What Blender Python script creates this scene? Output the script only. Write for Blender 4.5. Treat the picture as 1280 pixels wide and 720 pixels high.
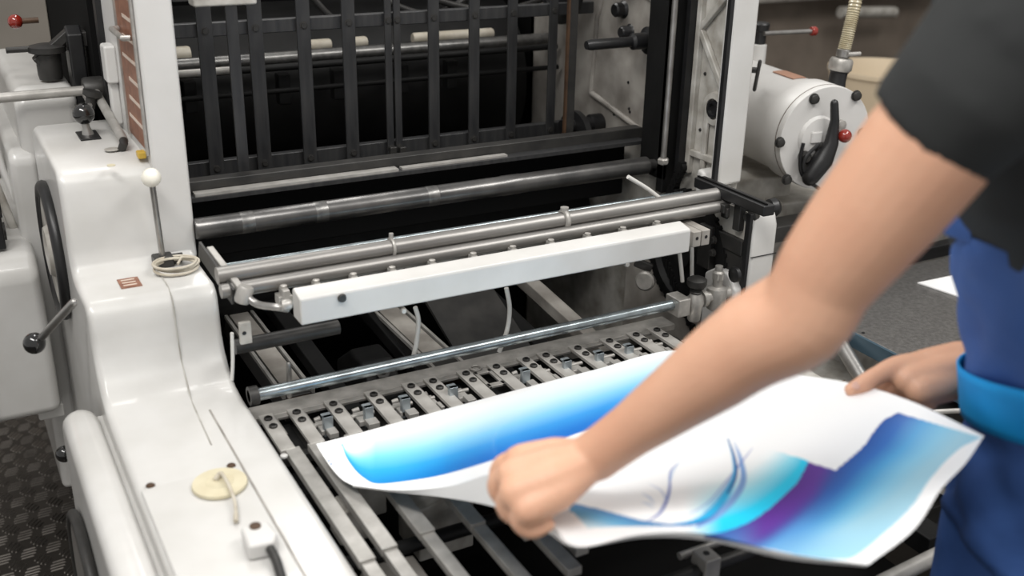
import bpy, bmesh, math, random
import numpy as np
from mathutils import Vector, Matrix
for o in list(bpy.data.objects): bpy.data.objects.remove(o)
SC = bpy.context.scene; COL = SC.collection
random.seed(4)
# ------------------------------------------------------------------ camera
F = 1330.65
yw, pt, rl = [math.radians(a) for a in (29.196, 22.468, 1.194)]
FW = Vector((math.sin(yw)*math.cos(pt), math.cos(yw)*math.cos(pt), -math.sin(pt)))
_r = Vector((math.cos(yw), -math.sin(yw), 0)); _u = _r.cross(FW)
RT = _r*math.cos(rl) + _u*math.sin(rl); UP = _u*math.cos(rl) - _r*math.sin(rl)
CAM = Vector((0, 0, 1.65))
cd = bpy.data.cameras.new('camera'); cam = bpy.data.objects.new('camera', cd); COL.objects.link(cam)
cam.matrix_world = Matrix(((RT.x, UP.x, -FW.x, CAM.x), (RT.y, UP.y, -FW.y, CAM.y), (RT.z, UP.z, -FW.z, CAM.z), (0, 0, 0, 1)))
cd.sensor_width = 36; cd.lens = F/1280*36; cd.clip_start = .05; cd.clip_end = 60
cd.dof.use_dof = True; cd.dof.focus_distance = 2.08; cd.dof.aperture_fstop = 2.7
SC.camera = cam
def at(px, py, ax, v):                       # where the sight line of a photo pixel meets the plane ax = v
    d = FW + RT*((px-640)/F) - UP*((py-360)/F); k = 'XYZ'.index(ax)
    return CAM + d*((v-CAM[k])/d[k])
def dp(px, py, t):                           # the point on it at depth t
    return CAM + (FW + RT*((px-640)/F) - UP*((py-360)/F))*t
# ------------------------------------------------------------------ world, lights, exposure
W = bpy.data.worlds.new('World'); SC.world = W; W.use_nodes = True
W.node_tree.nodes['Background'].inputs[0].default_value = (1, .985, .96, 1)
W.node_tree.nodes['Background'].inputs[1].default_value = .55
def area(name, loc, target, sx, sy, power, col=(1, .98, .95)):
    l = bpy.data.lights.new(name, 'AREA'); l.shape = 'RECTANGLE'; l.size = sx; l.size_y = sy; l.energy = power; l.color = col
    o = bpy.data.objects.new(name, l); COL.objects.link(o); o.location = loc
    o.rotation_euler = (Vector(target)-Vector(loc)).to_track_quat('-Z', 'Y').to_euler(); return o
area('ceiling_light', (-.6, .6, 3.6), (.7, 1.6, .8), 2.4, .5, 70)
area('ceiling_light', (2.2, .2, 3.6), (1.2, 1.4, .8), 2.4, .5, 60)
area('ceiling_light', (1.0, 3.6, 3.6), (1.6, 3.4, 0), 2.4, .5, 45)
SC.view_settings.view_transform = 'Standard'; SC.view_settings.look = 'None'
SC.view_settings.gamma = 1; SC.view_settings.exposure = .06; SC.view_settings.use_curve_mapping = False
SC.render.engine = 'CYCLES'
# ------------------------------------------------------------------ materials
def mat(name, col, rough=.5, metal=0, noise=0, nscale=30, col2=None, bump=0, bscale=60, coat=0, emis=None, stretch=None, spec=None, sss=0):
    m = bpy.data.materials.new(name); m.use_nodes = True; nt = m.node_tree; b = nt.nodes['Principled BSDF']
    b.inputs['Base Color'].default_value = (*col, 1); b.inputs['Roughness'].default_value = rough; b.inputs['Metallic'].default_value = metal
    b.inputs['Coat Weight'].default_value = coat
    if spec is not None: b.inputs['Specular IOR Level'].default_value = spec
    if sss: b.inputs['Subsurface Weight'].default_value = sss; b.inputs['Subsurface Radius'].default_value = (.012, .005, .003); b.inputs['Subsurface Scale'].default_value = 1
    tc = nt.nodes.new('ShaderNodeTexCoord'); src = tc.outputs['Object']
    if stretch:
        mp = nt.nodes.new('ShaderNodeMapping'); mp.inputs['Scale'].default_value = stretch; nt.links.new(src, mp.inputs[0]); src = mp.outputs[0]
    if noise:
        n = nt.nodes.new('ShaderNodeTexNoise'); n.inputs['Scale'].default_value = nscale; n.inputs['Detail'].default_value = 6; nt.links.new(src, n.inputs['Vector'])
        r = nt.nodes.new('ShaderNodeValToRGB'); nt.links.new(n.outputs['Fac'], r.inputs[0])
        r.color_ramp.elements[0].position = .5-noise; r.color_ramp.elements[1].position = .5+noise*.6
        r.color_ramp.elements[0].color = (*(col2 or [c*.6 for c in col]), 1); r.color_ramp.elements[1].color = (*col, 1)
        nt.links.new(r.outputs[0], b.inputs['Base Color'])
    if bump:
        n = nt.nodes.new('ShaderNodeTexNoise'); n.inputs['Scale'].default_value = bscale; n.inputs['Detail'].default_value = 4; nt.links.new(src, n.inputs['Vector'])
        bp = nt.nodes.new('ShaderNodeBump'); bp.inputs['Strength'].default_value = bump; bp.inputs['Distance'].default_value = .002
        nt.links.new(n.outputs['Fac'], bp.inputs['Height']); nt.links.new(bp.outputs[0], b.inputs['Normal'])
    return m
M = dict(
 white=mat('white_enamel', (.60, .592, .575), .3, noise=.32, nscale=9, col2=(.50, .49, .465), bump=.12, bscale=25, coat=.25),
 white2=mat('white_paint', (.61, .60, .585), .38, noise=.3, nscale=14, col2=(.57, .56, .54), bump=.1, bscale=60),
 cream=mat('aged_white_paint', (.50, .485, .45), .42, noise=.28, nscale=22, col2=(.20, .18, .15), bump=.3, bscale=40),
 dirty=mat('oily_white_paint', (.36, .34, .31), .4, noise=.25, nscale=12, col2=(.14, .125, .11), bump=.3, bscale=30),
 steel=mat('ground_steel', (.42, .41, .395), .34, .85, noise=.3, nscale=25, col2=(.24, .23, .22), bump=.15, bscale=120),
 bar=mat('grey_plated_bar', (.46, .445, .42), .42, .35, noise=.3, nscale=30, col2=(.27, .26, .24), bump=.12, bscale=90),
 plate=mat('zinc_plate', (.50, .48, .45), .4, .5, noise=.3, nscale=35, col2=(.26, .25, .23), bump=.15, bscale=120),
 tab=mat('bluish_steel_tab', (.42, .47, .50), .35, .7),
 blued=mat('bluish_steel_rod', (.36, .41, .43), .25, .8, noise=.2, nscale=30, col2=(.2, .22, .23)),
 roller=mat('dark_steel_roller', (.17, .165, .16), .3, .8, noise=.3, nscale=18, col2=(.07, .07, .07), bump=.1, bscale=60),
 roller2=mat('worn_steel_band', (.24, .235, .225), .35, .8, noise=.3, nscale=60, col2=(.10, .10, .10)),
 strap=mat('pale_zinc_strap', (.62, .60, .565), .38, .35, noise=.3, nscale=30, col2=(.42, .40, .37), bump=.15, bscale=120),
 twin=mat('worn_round_steel', (.33, .32, .305), .42, .75, noise=.3, nscale=10, col2=(.20, .19, .18), bump=.15, stretch=(.4, 2, 2)),
 slat=mat('dark_steel_slat', (.052, .052, .052), .42, .35, noise=.3, nscale=10, col2=(.022, .023, .026), bump=.1, stretch=(8, 8, 1)),
 black=mat('black_paint', (.012, .012, .013), .4, noise=.3, nscale=30, col2=(.006, .006, .006), bump=.1),
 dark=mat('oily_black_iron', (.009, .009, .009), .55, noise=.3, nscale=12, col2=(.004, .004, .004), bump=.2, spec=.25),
 shade_black=mat('dark_interior', (.004, .004, .004), .8, spec=.1),  # near-black colour stands in for shade deep inside and below
 iron=mat('dark_grey_iron', (.05, .048, .045), .45, .4, noise=.3, nscale=20, col2=(.02, .02, .02), bump=.2),
 bball=mat('black_bakelite', (.008, .008, .008), .12, coat=.6),
 wball=mat('ivory_plastic', (.82, .79, .70), .25, coat=.3),
 red=mat('red_bakelite', (.23, .018, .01), .15, coat=.6),
 copper=mat('brown_name_plate', (.33, .15, .09), .4, .3, noise=.2, nscale=60, col2=(.20, .08, .05)),
 tag=mat('tan_label_plate', (.40, .22, .15), .4, .2),
 line=mat('pale_plate_marking', (.62, .52, .44), .5),
 yellow=mat('yellow_plastic', (.55, .36, .05), .4),
 disc=mat('beige_felt_disc', (.60, .55, .40), .7, noise=.3, nscale=30, col2=(.50, .44, .30), bump=.2),
 cable=mat('beige_cable', (.55, .51, .43), .5, noise=.3, nscale=40, col2=(.38, .33, .25)),
 tube=mat('clear_white_tube', (.62, .61, .58), .3, coat=.3),
 hose=mat('ribbed_clear_hose', (.45, .40, .28), .25, noise=.3, nscale=60, col2=(.30, .25, .15), coat=.5),
 rust=mat('rusty_brown_metal', (.10, .055, .03), .5, .3, noise=.3, nscale=20, col2=(.03, .018, .012)),
 floor=mat('worn_tread_plate', (.05, .044, .038), .42, .6, noise=.35, nscale=6, col2=(.035, .03, .026), bump=.3, bscale=40),
 tread=mat('worn_tread_bars', (.36, .33, .30), .38, .7, noise=.3, nscale=14, col2=(.13, .115, .10)),
 wall=mat('workshop_wall', (.30, .27, .235), .8, noise=.3, nscale=2, col2=(.22, .20, .17), bump=.2, bscale=20),
 brown=mat('brown_machine_paint', (.27, .225, .185), .5, noise=.3, nscale=4, col2=(.13, .105, .085)),
 bucket=mat('cream_plastic', (.62, .52, .38), .45, noise=.2, nscale=4, col2=(.54, .44, .31)),
 table=mat('brushed_grey_table', (.30, .29, .28), .33, .75, noise=.3, nscale=120, col2=(.16, .155, .15), bump=.5, bscale=220),
 bedge=mat('steel_blue_edge', (.06, .105, .14), .4, .3),
 paper=mat('white_paper', (.82, .82, .82), .6),
 skin=mat('skin', (.70, .41, .275), .5, noise=.35, nscale=9, col2=(.60, .31, .20), bump=.25, bscale=140, sss=.12),
 nail=mat('fingernail', (.68, .42, .34), .35),
 tee=mat('charcoal_jersey', (.022, .024, .024), .85, noise=.3, nscale=10, col2=(.015, .016, .017), bump=.3, bscale=90),
 blue=mat('royal_blue_twill', (.045, .12, .37), .75, noise=.3, nscale=8, col2=(.03, .08, .27), bump=.4, bscale=60),
 cyan=mat('bright_blue_twill', (.0, .34, .80), .7, noise=.2, nscale=12, col2=(.0, .27, .68), bump=.3, bscale=60),
 hair=mat('dark_brown_hair', (.03, .018, .012), .6, bump=.8, bscale=200),
 eye=mat('eye_white', (.7, .7, .68), .2), iris=mat('brown_iris', (.06, .03, .015), .2), lip=mat('lips', (.42, .18, .14), .45),
 brass=mat('brass', (.45, .33, .12), .35, .9),
)
for k_, sc_, st_ in (('blue', 11, .9), ('tee', 9, .7)):          # soft cloth folds
    nt_ = M[k_].node_tree
    for n_ in nt_.nodes:
        if n_.type == 'BUMP': n_.inputs['Distance'].default_value = .014; n_.inputs['Strength'].default_value = st_; n_.inputs['Height'].links[0].from_node.inputs['Scale'].default_value = sc_; n_.inputs['Height'].links[0].from_node.inputs['Detail'].default_value = 1.5
# ------------------------------------------------------------------ mesh helpers
class MB:
    def __init__(s): s.bm = bmesh.new()
    def box(s, x0, x1, y0, y1, z0, z1):
        v = [s.bm.verts.new(p) for p in ((x0,y0,z0),(x1,y0,z0),(x1,y1,z0),(x0,y1,z0),(x0,y0,z1),(x1,y0,z1),(x1,y1,z1),(x0,y1,z1))]
        for f in ((3,2,1,0),(4,5,6,7),(0,1,5,4),(1,2,6,5),(2,3,7,6),(3,0,4,7)): s.bm.faces.new([v[i] for i in f])
        return s
    def beam(s, a, b, w, h, up=(0, 0, 1)):
        a, b = Vector(a), Vector(b); d = (b-a).normalized(); u = Vector(up); sd = d.cross(u).normalized(); u = sd.cross(d)
        v = []
        for p in (a, b):
            for i, j in ((-1,-1),(1,-1),(1,1),(-1,1)): v.append(s.bm.verts.new(p+sd*i*w/2+u*j*h/2))
        for f in ((0,1,2,3),(7,6,5,4),(0,4,5,1),(1,5,6,2),(2,6,7,3),(3,7,4,0)): s.bm.faces.new([v[i] for i in f])
        return s
    def tube(s, pts, r, n=12, caps=True, rnd=False):
        pts = [Vector(p) for p in pts]; rs = r if isinstance(r, (list, tuple)) else [r]*len(pts)
        if rnd:
            def ext(p, q, rr):
                d = (p-q).normalized(); return [(p+d*rr*math.sin(a), rr*math.cos(a)) for a in (math.radians(35), math.radians(65), math.radians(86))]
            e0 = ext(pts[0], pts[1], rs[0]); e1 = ext(pts[-1], pts[-2], rs[-1])
            pts = [p for p, _ in reversed(e0)]+pts+[p for p, _ in e1]; rs = [q for _, q in reversed(e0)]+list(rs)+[q for _, q in e1]
        rings = []; u = None
        for i, p in enumerate(pts):
            d = (pts[min(i+1, len(pts)-1)]-pts[max(i-1, 0)]).normalized()
            if u is None: u = d.orthogonal().normalized()
            else: u = (u-d*u.dot(d)).normalized()
            w = d.cross(u); rings.append([s.bm.verts.new(p+(u*math.cos(a)+w*math.sin(a))*rs[i]) for a in [2*math.pi*k/n for k in range(n)]])
        for a, b in zip(rings, rings[1:]):
            for k in range(n): s.bm.faces.new((a[k], a[(k+1)%n], b[(k+1)%n], b[k]))
        if caps: s.bm.faces.new(rings[0][::-1]); s.bm.faces.new(rings[-1])
        return s
    def cyl(s, a, b, r, n=20, r2=None): return s.tube([a, b], [r, r if r2 is None else r2], n)
    def lathe(s, prof, o, axis=(0, 0, 1), n=24):        # prof: (radius, height along axis)
        ax = Vector(axis).normalized(); u = ax.orthogonal().normalized(); w = ax.cross(u); o = Vector(o); rings = []
        for r, h in prof: rings.append([s.bm.verts.new(o+ax*h+(u*math.cos(2*math.pi*k/n)+w*math.sin(2*math.pi*k/n))*max(r, 1e-5)) for k in range(n)])
        for a, b in zip(rings, rings[1:]):
            for k in range(n): s.bm.faces.new((a[k], a[(k+1)%n], b[(k+1)%n], b[k]))
        s.bm.faces.new(rings[0][::-1]); s.bm.faces.new(rings[-1]); return s
    def ball(s, c, r, n=20):
        bmesh.ops.create_uvsphere(s.bm, u_segments=n, v_segments=n//2+2, radius=r, matrix=Matrix.Translation(Vector(c))); return s
    def prism(s, prof, x0, x1, ax=0):                   # prof of (Y,Z) extruded in X (ax=0) or (X,Z) in Y (ax=1) or (X,Y) in Z (ax=2)
        def P(a, b, c): return ((c, a, b), (a, c, b), (a, b, c))[ax]
        A = [s.bm.verts.new(P(a, b, x0)) for a, b in prof]; B = [s.bm.verts.new(P(a, b, x1)) for a, b in prof]; n = len(A)
        s.bm.faces.new(A); s.bm.faces.new(B[::-1])
        for i in range(n): s.bm.faces.new((A[i], B[i], B[(i+1)%n], A[(i+1)%n]))
        return s
    def loft(s, rings, closed=True, caps=True):
        R = [[s.bm.verts.new(p) for p in r] for r in rings]; n = len(R[0])
        for a, b in zip(R, R[1:]):
            for k in range(n if closed else n-1): s.bm.faces.new((a[k], a[(k+1)%n], b[(k+1)%n], b[k]))
        if caps and closed: s.bm.faces.new(R[0][::-1]); s.bm.faces.new(R[-1])
        return s
    def ring(s, c, axis, R, r, n=32, m=8, a0=0, a1=2*math.pi):
        ax = Vector(axis).normalized(); u = ax.orthogonal().normalized(); w = ax.cross(u); c = Vector(c)
        pts = [c+(u*math.cos(a0+(a1-a0)*k/n)+w*math.sin(a0+(a1-a0)*k/n))*R for k in range(n+1)]
        return s.tube(pts, r, m)
ORG = {}
def org(o): return ORG.get(o.name, Vector((0, 0, 0)))
def build(name, mb, m, parent=None, bevel=0, smooth=True, seg=2, label=None, solid=0, remesh=0, smi=4):
    bm = mb.bm; bmesh.ops.recalc_face_normals(bm, faces=bm.faces)
    vs = [v.co for v in bm.verts]; lo = Vector([min(v[i] for v in vs) for i in range(3)]); hi = Vector([max(v[i] for v in vs) for i in range(3)])
    c = (lo+hi)/2
    if not parent: c.z = lo.z
    bmesh.ops.translate(bm, verts=bm.verts, vec=-c)
    me = bpy.data.meshes.new(name); bm.to_mesh(me); bm.free(); me.materials.append(M[m] if isinstance(m, str) else m)
    o = bpy.data.objects.new(name, me); COL.objects.link(o)
    if remesh:
        md = o.modifiers.new('r', 'REMESH'); md.mode = 'VOXEL'; md.voxel_size = remesh
        sm = o.modifiers.new('s', 'SMOOTH'); sm.iterations = smi; sm.factor = .5
        bpy.context.view_layer.update()
        dg = bpy.context.evaluated_depsgraph_get(); me2 = bpy.data.meshes.new_from_object(o.evaluated_get(dg)); o.modifiers.clear(); o.data = me2; me = me2
        if not me.materials: me.materials.append(M[m])
        bevel = 0
        me.shade_smooth()
    elif smooth:
        me.shade_smooth(); me.set_sharp_from_angle(angle=math.radians(38))
    if solid:
        md = o.modifiers.new('solid', 'SOLIDIFY'); md.thickness = solid; md.offset = 0
    if bevel:
        md = o.modifiers.new('bevel', 'BEVEL'); md.width = bevel; md.segments = seg; md.limit_method = 'ANGLE'; md.angle_limit = math.radians(35); md.harden_normals = True
    ORG[o.name] = c
    if parent: o.parent = parent; o.location = c-org(parent)
    else: o.location = c
    if label: o['label'] = label
    return o
def thing(name, label, cat, loc, group=None):
    o = bpy.data.objects.new(name, None); COL.objects.link(o); o.location = loc; o.empty_display_size = .05; ORG[o.name] = Vector(loc)
    return tag(o, label, cat, group)
def tag(o, label, cat, group=None, kind=None):
    o['label'] = label; o['category'] = cat
    if group: o['group'] = group
    if kind: o['kind'] = kind
    return o
def struct(name, mb, m, **k):
    o = build(name, mb, m, None, **k); o['kind'] = 'structure'; return o
def copy_part(o, parent, off):
    c = o.copy(); COL.objects.link(c); c.parent = parent; c.location = o.location+Vector(off); return c
def spline(pts, n=8):                                     # Catmull-Rom through points
    P = [Vector(p) for p in pts]; P = [P[0]*2-P[1]]+P+[P[-1]*2-P[-2]]; out = []
    for i in range(1, len(P)-2):
        for k in range(n):
            t = k/n; a, b, c, d = P[i-1:i+3]
            out.append(.5*((2*b)+(c-a)*t+(2*a-5*b+4*c-d)*t*t+(3*b-a-3*c+d)*t**3))
    out.append(P[-2]); return out
def bolt(parent, c, axis, r=.006, h=.005, m='iron', name='bolt'):
    c = Vector(c); ax = Vector(axis).normalized(); b = MB().lathe([(r*1.25, 0), (r*1.25, h*.25), (r, h*.3), (r, h*.9), (r*.85, h)], c, ax, 12)
    return build(name, b, m, parent)
# ------------------------------------------------------------------ the room
struct('floor', MB().box(-3, 6, -1.2, 7, -.08, -.0035), 'floor')
bm = MB()
DA, DB = math.radians(3), math.radians(52)
for i in range(-34, 40):
    for j in range(-6, 62):
        cx, cy = i*.058+(j % 2)*.029, 1.45+j*.042
        if not (-.75 < cx < .45): continue
        an = DA if j % 2 else DB; dx, dy = math.cos(an), math.sin(an); nx, ny = -dy, dx
        for k in range(4):
            d = (k-1.5)*.0112; l = .0195-.003*abs(k-1.5); x0, y0 = cx+nx*d+dx*(k-1.5)*.003, cy+ny*d+dy*(k-1.5)*.003
            q = [(x0-dx*l-nx*.0019, y0-dy*l-ny*.0019), (x0+dx*l-nx*.0019, y0+dy*l-ny*.0019), (x0+dx*l+nx*.0019, y0+dy*l+ny*.0019), (x0-dx*l+nx*.0019, y0-dy*l+ny*.0019)]
            v0 = [bm.bm.verts.new((x, y, -.0036)) for x, y in q]; v1 = [bm.bm.verts.new((x0+t*dx*l*.8, y0+t*dy*l*.8, -.0006)) for t in (-1, 1)]
            bm.bm.faces.new((v0[0], v0[1], v1[1], v1[0])); bm.bm.faces.new((v0[2], v0[3], v1[0], v1[1]))
            bm.bm.faces.new((v0[3], v0[0], v1[0])); bm.bm.faces.new((v0[1], v0[2], v1[1]))
fl = build('tread_bars', bm, 'tread', bpy.data.objects['floor'], smooth=False); fl['kind'] = 'stuff'
struct('wall_back', MB().box(-3, 6, 7, 7.15, 0, 4), 'wall')
struct('wall_right', MB().box(6, 6.15, -1.2, 7.15, 0, 4), 'wall')
# ------------------------------------------------------------------ printing press
press = thing('printing_press', 'large off-white offset printing press with black interior, seen at its delivery end', 'printing press', (.9, 1.9, 0))
XL, XR = .376, 1.42
# left side frame
prof = [(.70, 0), (.70, .798), (1.585, .798), (1.625, .803), (1.655, .817), (1.677, .842), (1.688, .872), (1.69, .905), (1.692, .93), (1.699, .947), (1.717, .957),
        (1.812, .957), (1.832, .961), (1.842, .975), (1.845, 1.0), (1.847, 1.10), (1.855, 1.125), (1.88, 1.138), (2.18, 1.142), (2.22, 1.13), (2.235, 1.09), (2.24, 0)]
lf = build('side_frame', MB().prism(prof, .165, XL), 'white', press, bevel=.012, seg=4)
up = build('frame_upright', MB().box(.317, XL+.002, 1.841, 2.26, .955, 1.62), 'white2', press, bevel=.006, seg=3)
# inspection lid on the frame, seams, screws
lid = build('frame_lid', MB().box(.170, .312, .70, 1.365, .795, .8035), 'white', press, bevel=.002)
for px, py in ((188, 607), (289, 582)):
    p = at(px, py, 'Z', .8035); bolt(lid, p, (0, 0, 1), .0055, .002, 'rust', 'screw')
build('seam_strip', MB().box(.3135, .3165, .70, 1.56, .796, .7992), 'dirty', lf)
sm = [(.300, 1.84, .9585), (.300, 1.72, .9585), (.300, 1.697, .947), (.300, 1.6895, .93), (.300, 1.6885, .90), (.300, 1.676, .842), (.300, 1.654, .818), (.296, 1.60, .7995), (.29, 1.45, .799)]
build('seam_groove', MB().tube([(x, y, z-.0006) for x, y, z in sm], .0012, 6), 'cream', lf)
# bulging guard on the outer side of the left frame
build('side_guard', MB().prism([(.80, .05), (.80, .76), (.84, .788), (1.66, .788), (1.70, .78), (1.715, .75), (1.715, .05)], .102, .158), 'white', press, bevel=.026, seg=5)
build('guard_web', MB().box(.14, .17, .80, 1.69, .05, .762), 'white', press, bevel=.003)
bp = build('lower_housing', MB().prism([(1.20, .02), (1.20, .40), (1.74, .40), (1.74, .02)], .085, .12), 'black', press, bevel=.01)
# lower hand wheel beside the guard
hw = build('lower_hand_wheel', MB().ring((.092, 1.50, .47), (1, 0, 0), .20, .009, 48, 10), 'iron', press)
build('wheel_disc', MB().lathe([(.18, -.004), (.19, 0), (.19, .006), (.04, .012), (.03, .02)], (.094, 1.50, .47), (-1, 0, 0), 40), 'steel', hw)
# upper hand wheel with crank
wc = Vector((.158, 2.05, .935))
hw = build('hand_wheel', MB().ring(wc, (1, 0, 0), .122, .011, 48, 10), 'black', press)
build('wheel_disc', MB().lathe([(.116, -.004), (.116, .002), (.105, .004), (.09, .002), (.05, .004), (.045, .012), (.02, .014)], wc, (-1, 0, 0), 48), 'cream', hw)
build('wheel_rim', MB().ring(wc+Vector((.004, 0, 0)), (1, 0, 0), .105, .008, 48, 8), 'steel', hw)
a = at(92, 378, 'X', .150); b = dp(50, 424, 1.80)
build('crank_rod', MB().tube([a, b], .0068, 14, rnd=True), 'steel', hw, label='bright steel crank rod')
build('ball_knob', MB().ball(dp(43, 429, 1.80), .0185, 24), 'bball', hw, label='glossy black ball knob')
# gear lever with black ball on the housing top
sl = at(110, 168, 'Z', 1.143)
build('lever_slot', MB().box(sl.x-.018, sl.x+.018, sl.y-.035, sl.y+.03, 1.140, 1.1435), 'black', press, bevel=.001)
lv = build('gear_lever', MB().lathe([(.011, 0), (.009, .008), (.007, .014), (.007, .03)], (sl.x, sl.y, 1.142), (-.1, 0, 1), 16), 'steel', press)
build('ball_knob', MB().ball((sl.x-.003, sl.y, 1.142+.040), .0195, 24), 'bball', lv, label='black ball knob')
# tall lever with white ball
lb = Vector((.314, 1.822, .957)); lt = at(189, 222, 'Y', lb.y-.02)
lv = build('tall_lever', MB().tube([lb+Vector((0, 0, .01)), lt], .0052, 12), 'steel', press)
build('ball_knob', MB().ball(lt, .0165, 24), 'wball', lv, label='ivory white ball knob')
build('lever_base', MB().box(lb.x-.017, lb.x+.017, lb.y-.013, lb.y+.015, .957, .978), 'iron', lv, bevel=.003)
build('lever_clamp', MB().cyl(lb+Vector((.012, 0, .012)), lb+Vector((.034, 0, .012)), .008, 14), 'iron', lv)
p = at(162, 354, 'Z', .957)
q = build('name_plate', MB().box(p.x-.017, p.x+.017, p.y-.022, p.y+.022, .9568, .9585), 'copper', press, label='small copper coloured plate on the ledge')
for k in range(3): build('marking', MB().box(p.x-.012, p.x+.010, p.y-.014+k*.012, p.y-.010+k*.012, .9585, .9592), 'line', q)
# instruction plate on the upright, left face
q = build('instruction_plate', MB().box(.3145, .318, 1.862, 2.01, 1.155, 1.52), 'copper', press, bevel=.001, label='brown printed instruction plate with pale lines')
for k in range(9):
    z = 1.19+k*.036
    build('marking', MB().box(.3138, .3146, 1.875, 1.99-(k % 3)*.02, z, z+.006), 'line', q)
build('plate_frame', MB().beam((.314, 2.016, 1.15), (.314, 2.016, 1.53), .004, .012, (0, 1, 0)).beam((.314, 1.855, 1.15), (.314, 1.855, 1.53), .004, .012, (0, 1, 0)), 'plate', q)
build('plate_handle', MB().tube([(.312, 1.99, 1.345), (.300, 1.985, 1.345), (.300, 1.88, 1.345), (.312, 1.875, 1.345)], .005, 10), 'plate', q)
build('edge_seal', MB().box(.306, .320, 2.185, 2.215, 1.13, 1.62), 'black', press)
build('white_block', MB().box(.296, .318, 2.08, 2.125, 1.23, 1.30).box(.300, .318, 2.09, 2.115, 1.15, 1.23), 'white2', press, bevel=.005)
# shafts and collar
cc = Vector((.292, 2.24, 1.19))
sh = build('operating_shaft', MB().cyl((-.25, 2.24, 1.185), cc, .0098, 18), 'bar', press)
build('shaft_collar', MB().lathe([(.024, -.02), (.026, -.015), (.026, .015), (.024, .02)], cc, (1, 0, 0), 24), 'iron', sh)
e = Vector((.292, 1.95, 1.155))
build('linkage_rod', MB().tube([cc, e], .0085, 14), 'bar', sh)
build('linkage_end', MB().tube([e, e+Vector((-.002, -.012, -.002)), e+Vector((-.012, -.0, -.03))], .0075, 12), 'iron', sh)
build('yellow_tip', MB().tube([e+Vector((-.012, 0, -.022)), e+Vector((-.014, 0, -.034))], .007, 12), 'yellow', sh)
build('yellow_button', MB().box(.300, .314, 1.865, 1.885, 1.141, 1.153), 'yellow', press, bevel=.002)
p = at(139, 207, 'Z', 1.142); build('paint_chip', MB().cyl(p, p+Vector((0, 0, .0012)), .007, 14), 'disc', press)
p = at(140, 187, 'Z', 1.142); build('oil_stain', MB().cyl(p, p+Vector((0, 0, .0012)), .013, 14), 'cream', press)
# dark bracket, wheel and steel adjusters behind the collar
bk = build('black_bracket', MB().prism([(2.30, 1.13), (2.30, 1.29), (2.33, 1.305), (2.36, 1.29), (2.36, 1.13)], .262, .292), 'black', press, bevel=.004)
build('bracket_arm', MB().beam((.20, 2.33, 1.235), (.27, 2.33, 1.29), .03, .018).beam((.26, 2.33, 1.275), (.33, 2.33, 1.278), .03, .03), 'iron', bk, bevel=.003)
build('adjusting_drum', MB().lathe([(.045, 0), (.05, .006), (.05, .02), (.045, .026)], (.302, 2.36, 1.25), (1, 0, 0), 28), 'steel', bk)
build('upright_cylinder', MB().lathe([(.022, 0), (.024, .01), (.024, .05), (.036, .055), (.036, .066), (.02, .07)], (.225, 2.33, 1.20), (0, 0, 1), 20), 'iron', bk)
build('wing_rod', MB().cyl((.15, 2.33, 1.262), (.225, 2.33, 1.262), .006, 12), 'iron', bk)
rl_ = build('red_knob_rod', MB().cyl(at(20, 27, 'Y', 2.42), at(48, 25, 'Y', 2.42), .006, 12), 'rust', bk)
build('red_knob', MB().ball(at(19, 27, 'Y', 2.42), .0145, 20), 'red', rl_)
build('grease_cup', MB().lathe([(.010, 0), (.010, .02), (.018, .024), (.018, .034), (.008, .036)], at(112, 135, 'X', .27), (.3, 0, 1), 16), 'iron', press)
build('support_stay', MB().tube([at(76, 112, 'X', .26), at(100, 111, 'X', .27), at(113, 132, 'X', .27)], .004, 8), 'steel', press)
# rear housings at the far left
build('rear_housing', MB().prism([(2.26, .3), (2.26, 1.165), (2.29, 1.195), (2.75, 1.2), (2.8, .3)], .145, .262), 'white', press, bevel=.028, seg=4)
build('rear_shoulder', MB().prism([(2.25, .3), (2.25, 1.06), (2.27, 1.08), (2.7, 1.09), (2.7, .3)], .118, .172), 'white', press, bevel=.022, seg=4)
rh = build('gear_housing', MB().prism([(2.13, .555), (2.13, .865), (2.16, .90), (2.7, .91), (2.7, .56)], -.20, .135), 'white', press, bevel=.02, seg=4)
build('housing_foot', MB().box(.09, .14, 2.16, 2.3, .53, .56), 'white', rh, bevel=.004)
build('side_strip', MB().box(.004, .012, 2.122, 2.13, .56, .80).box(-.05, -.01, 2.118, 2.13, .58, .68), 'iron', rh)
dv = build('switch_gear', MB().box(.012, .045, 2.2, 2.26, .905, .97).box(.05, .085, 2.18, 2.2, .905, 1.02).box(.02, .09, 2.24, 2.26, .95, 1.03), 'black', rh, bevel=.003)
build('red_guard', MB().prism([(-.05, .905), (.03, .905), (.018, .985), (-.05, .99)], 2.17, 2.19, 1), mat('orange_red_paint', (.42, .06, .02), .4), dv, bevel=.002)
build('gear_roll', MB().cyl((.03, 2.22, .93), (.09, 2.22, .93), .018, 18), 'iron', dv)
for k, x in enumerate((.028, .05, .075)):
    build('cable_conduit', MB().tube([(x+.035, 2.4, 1.35), (x+.02, 2.4, 1.15), (x+.035, 2.36, 1.02), (x+.06, 2.32, .90)], .011-.002*k, 10), 'white2' if k != 1 else 'cream', press)
build('rear_post', MB().box(.10, .125, 2.75, 2.78, .9, 1.6), 'dirty', press)
# black ball knob low at the guard
p = dp(72, 568, 2.05); lk = build('low_lever', MB().cyl(p, p+Vector((.06, 0, -.01)), .005, 12), 'steel', press)
build('ball_knob', MB().ball(p+Vector((.012, 0, -.002)), .0165, 20), 'bball', lk)

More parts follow.
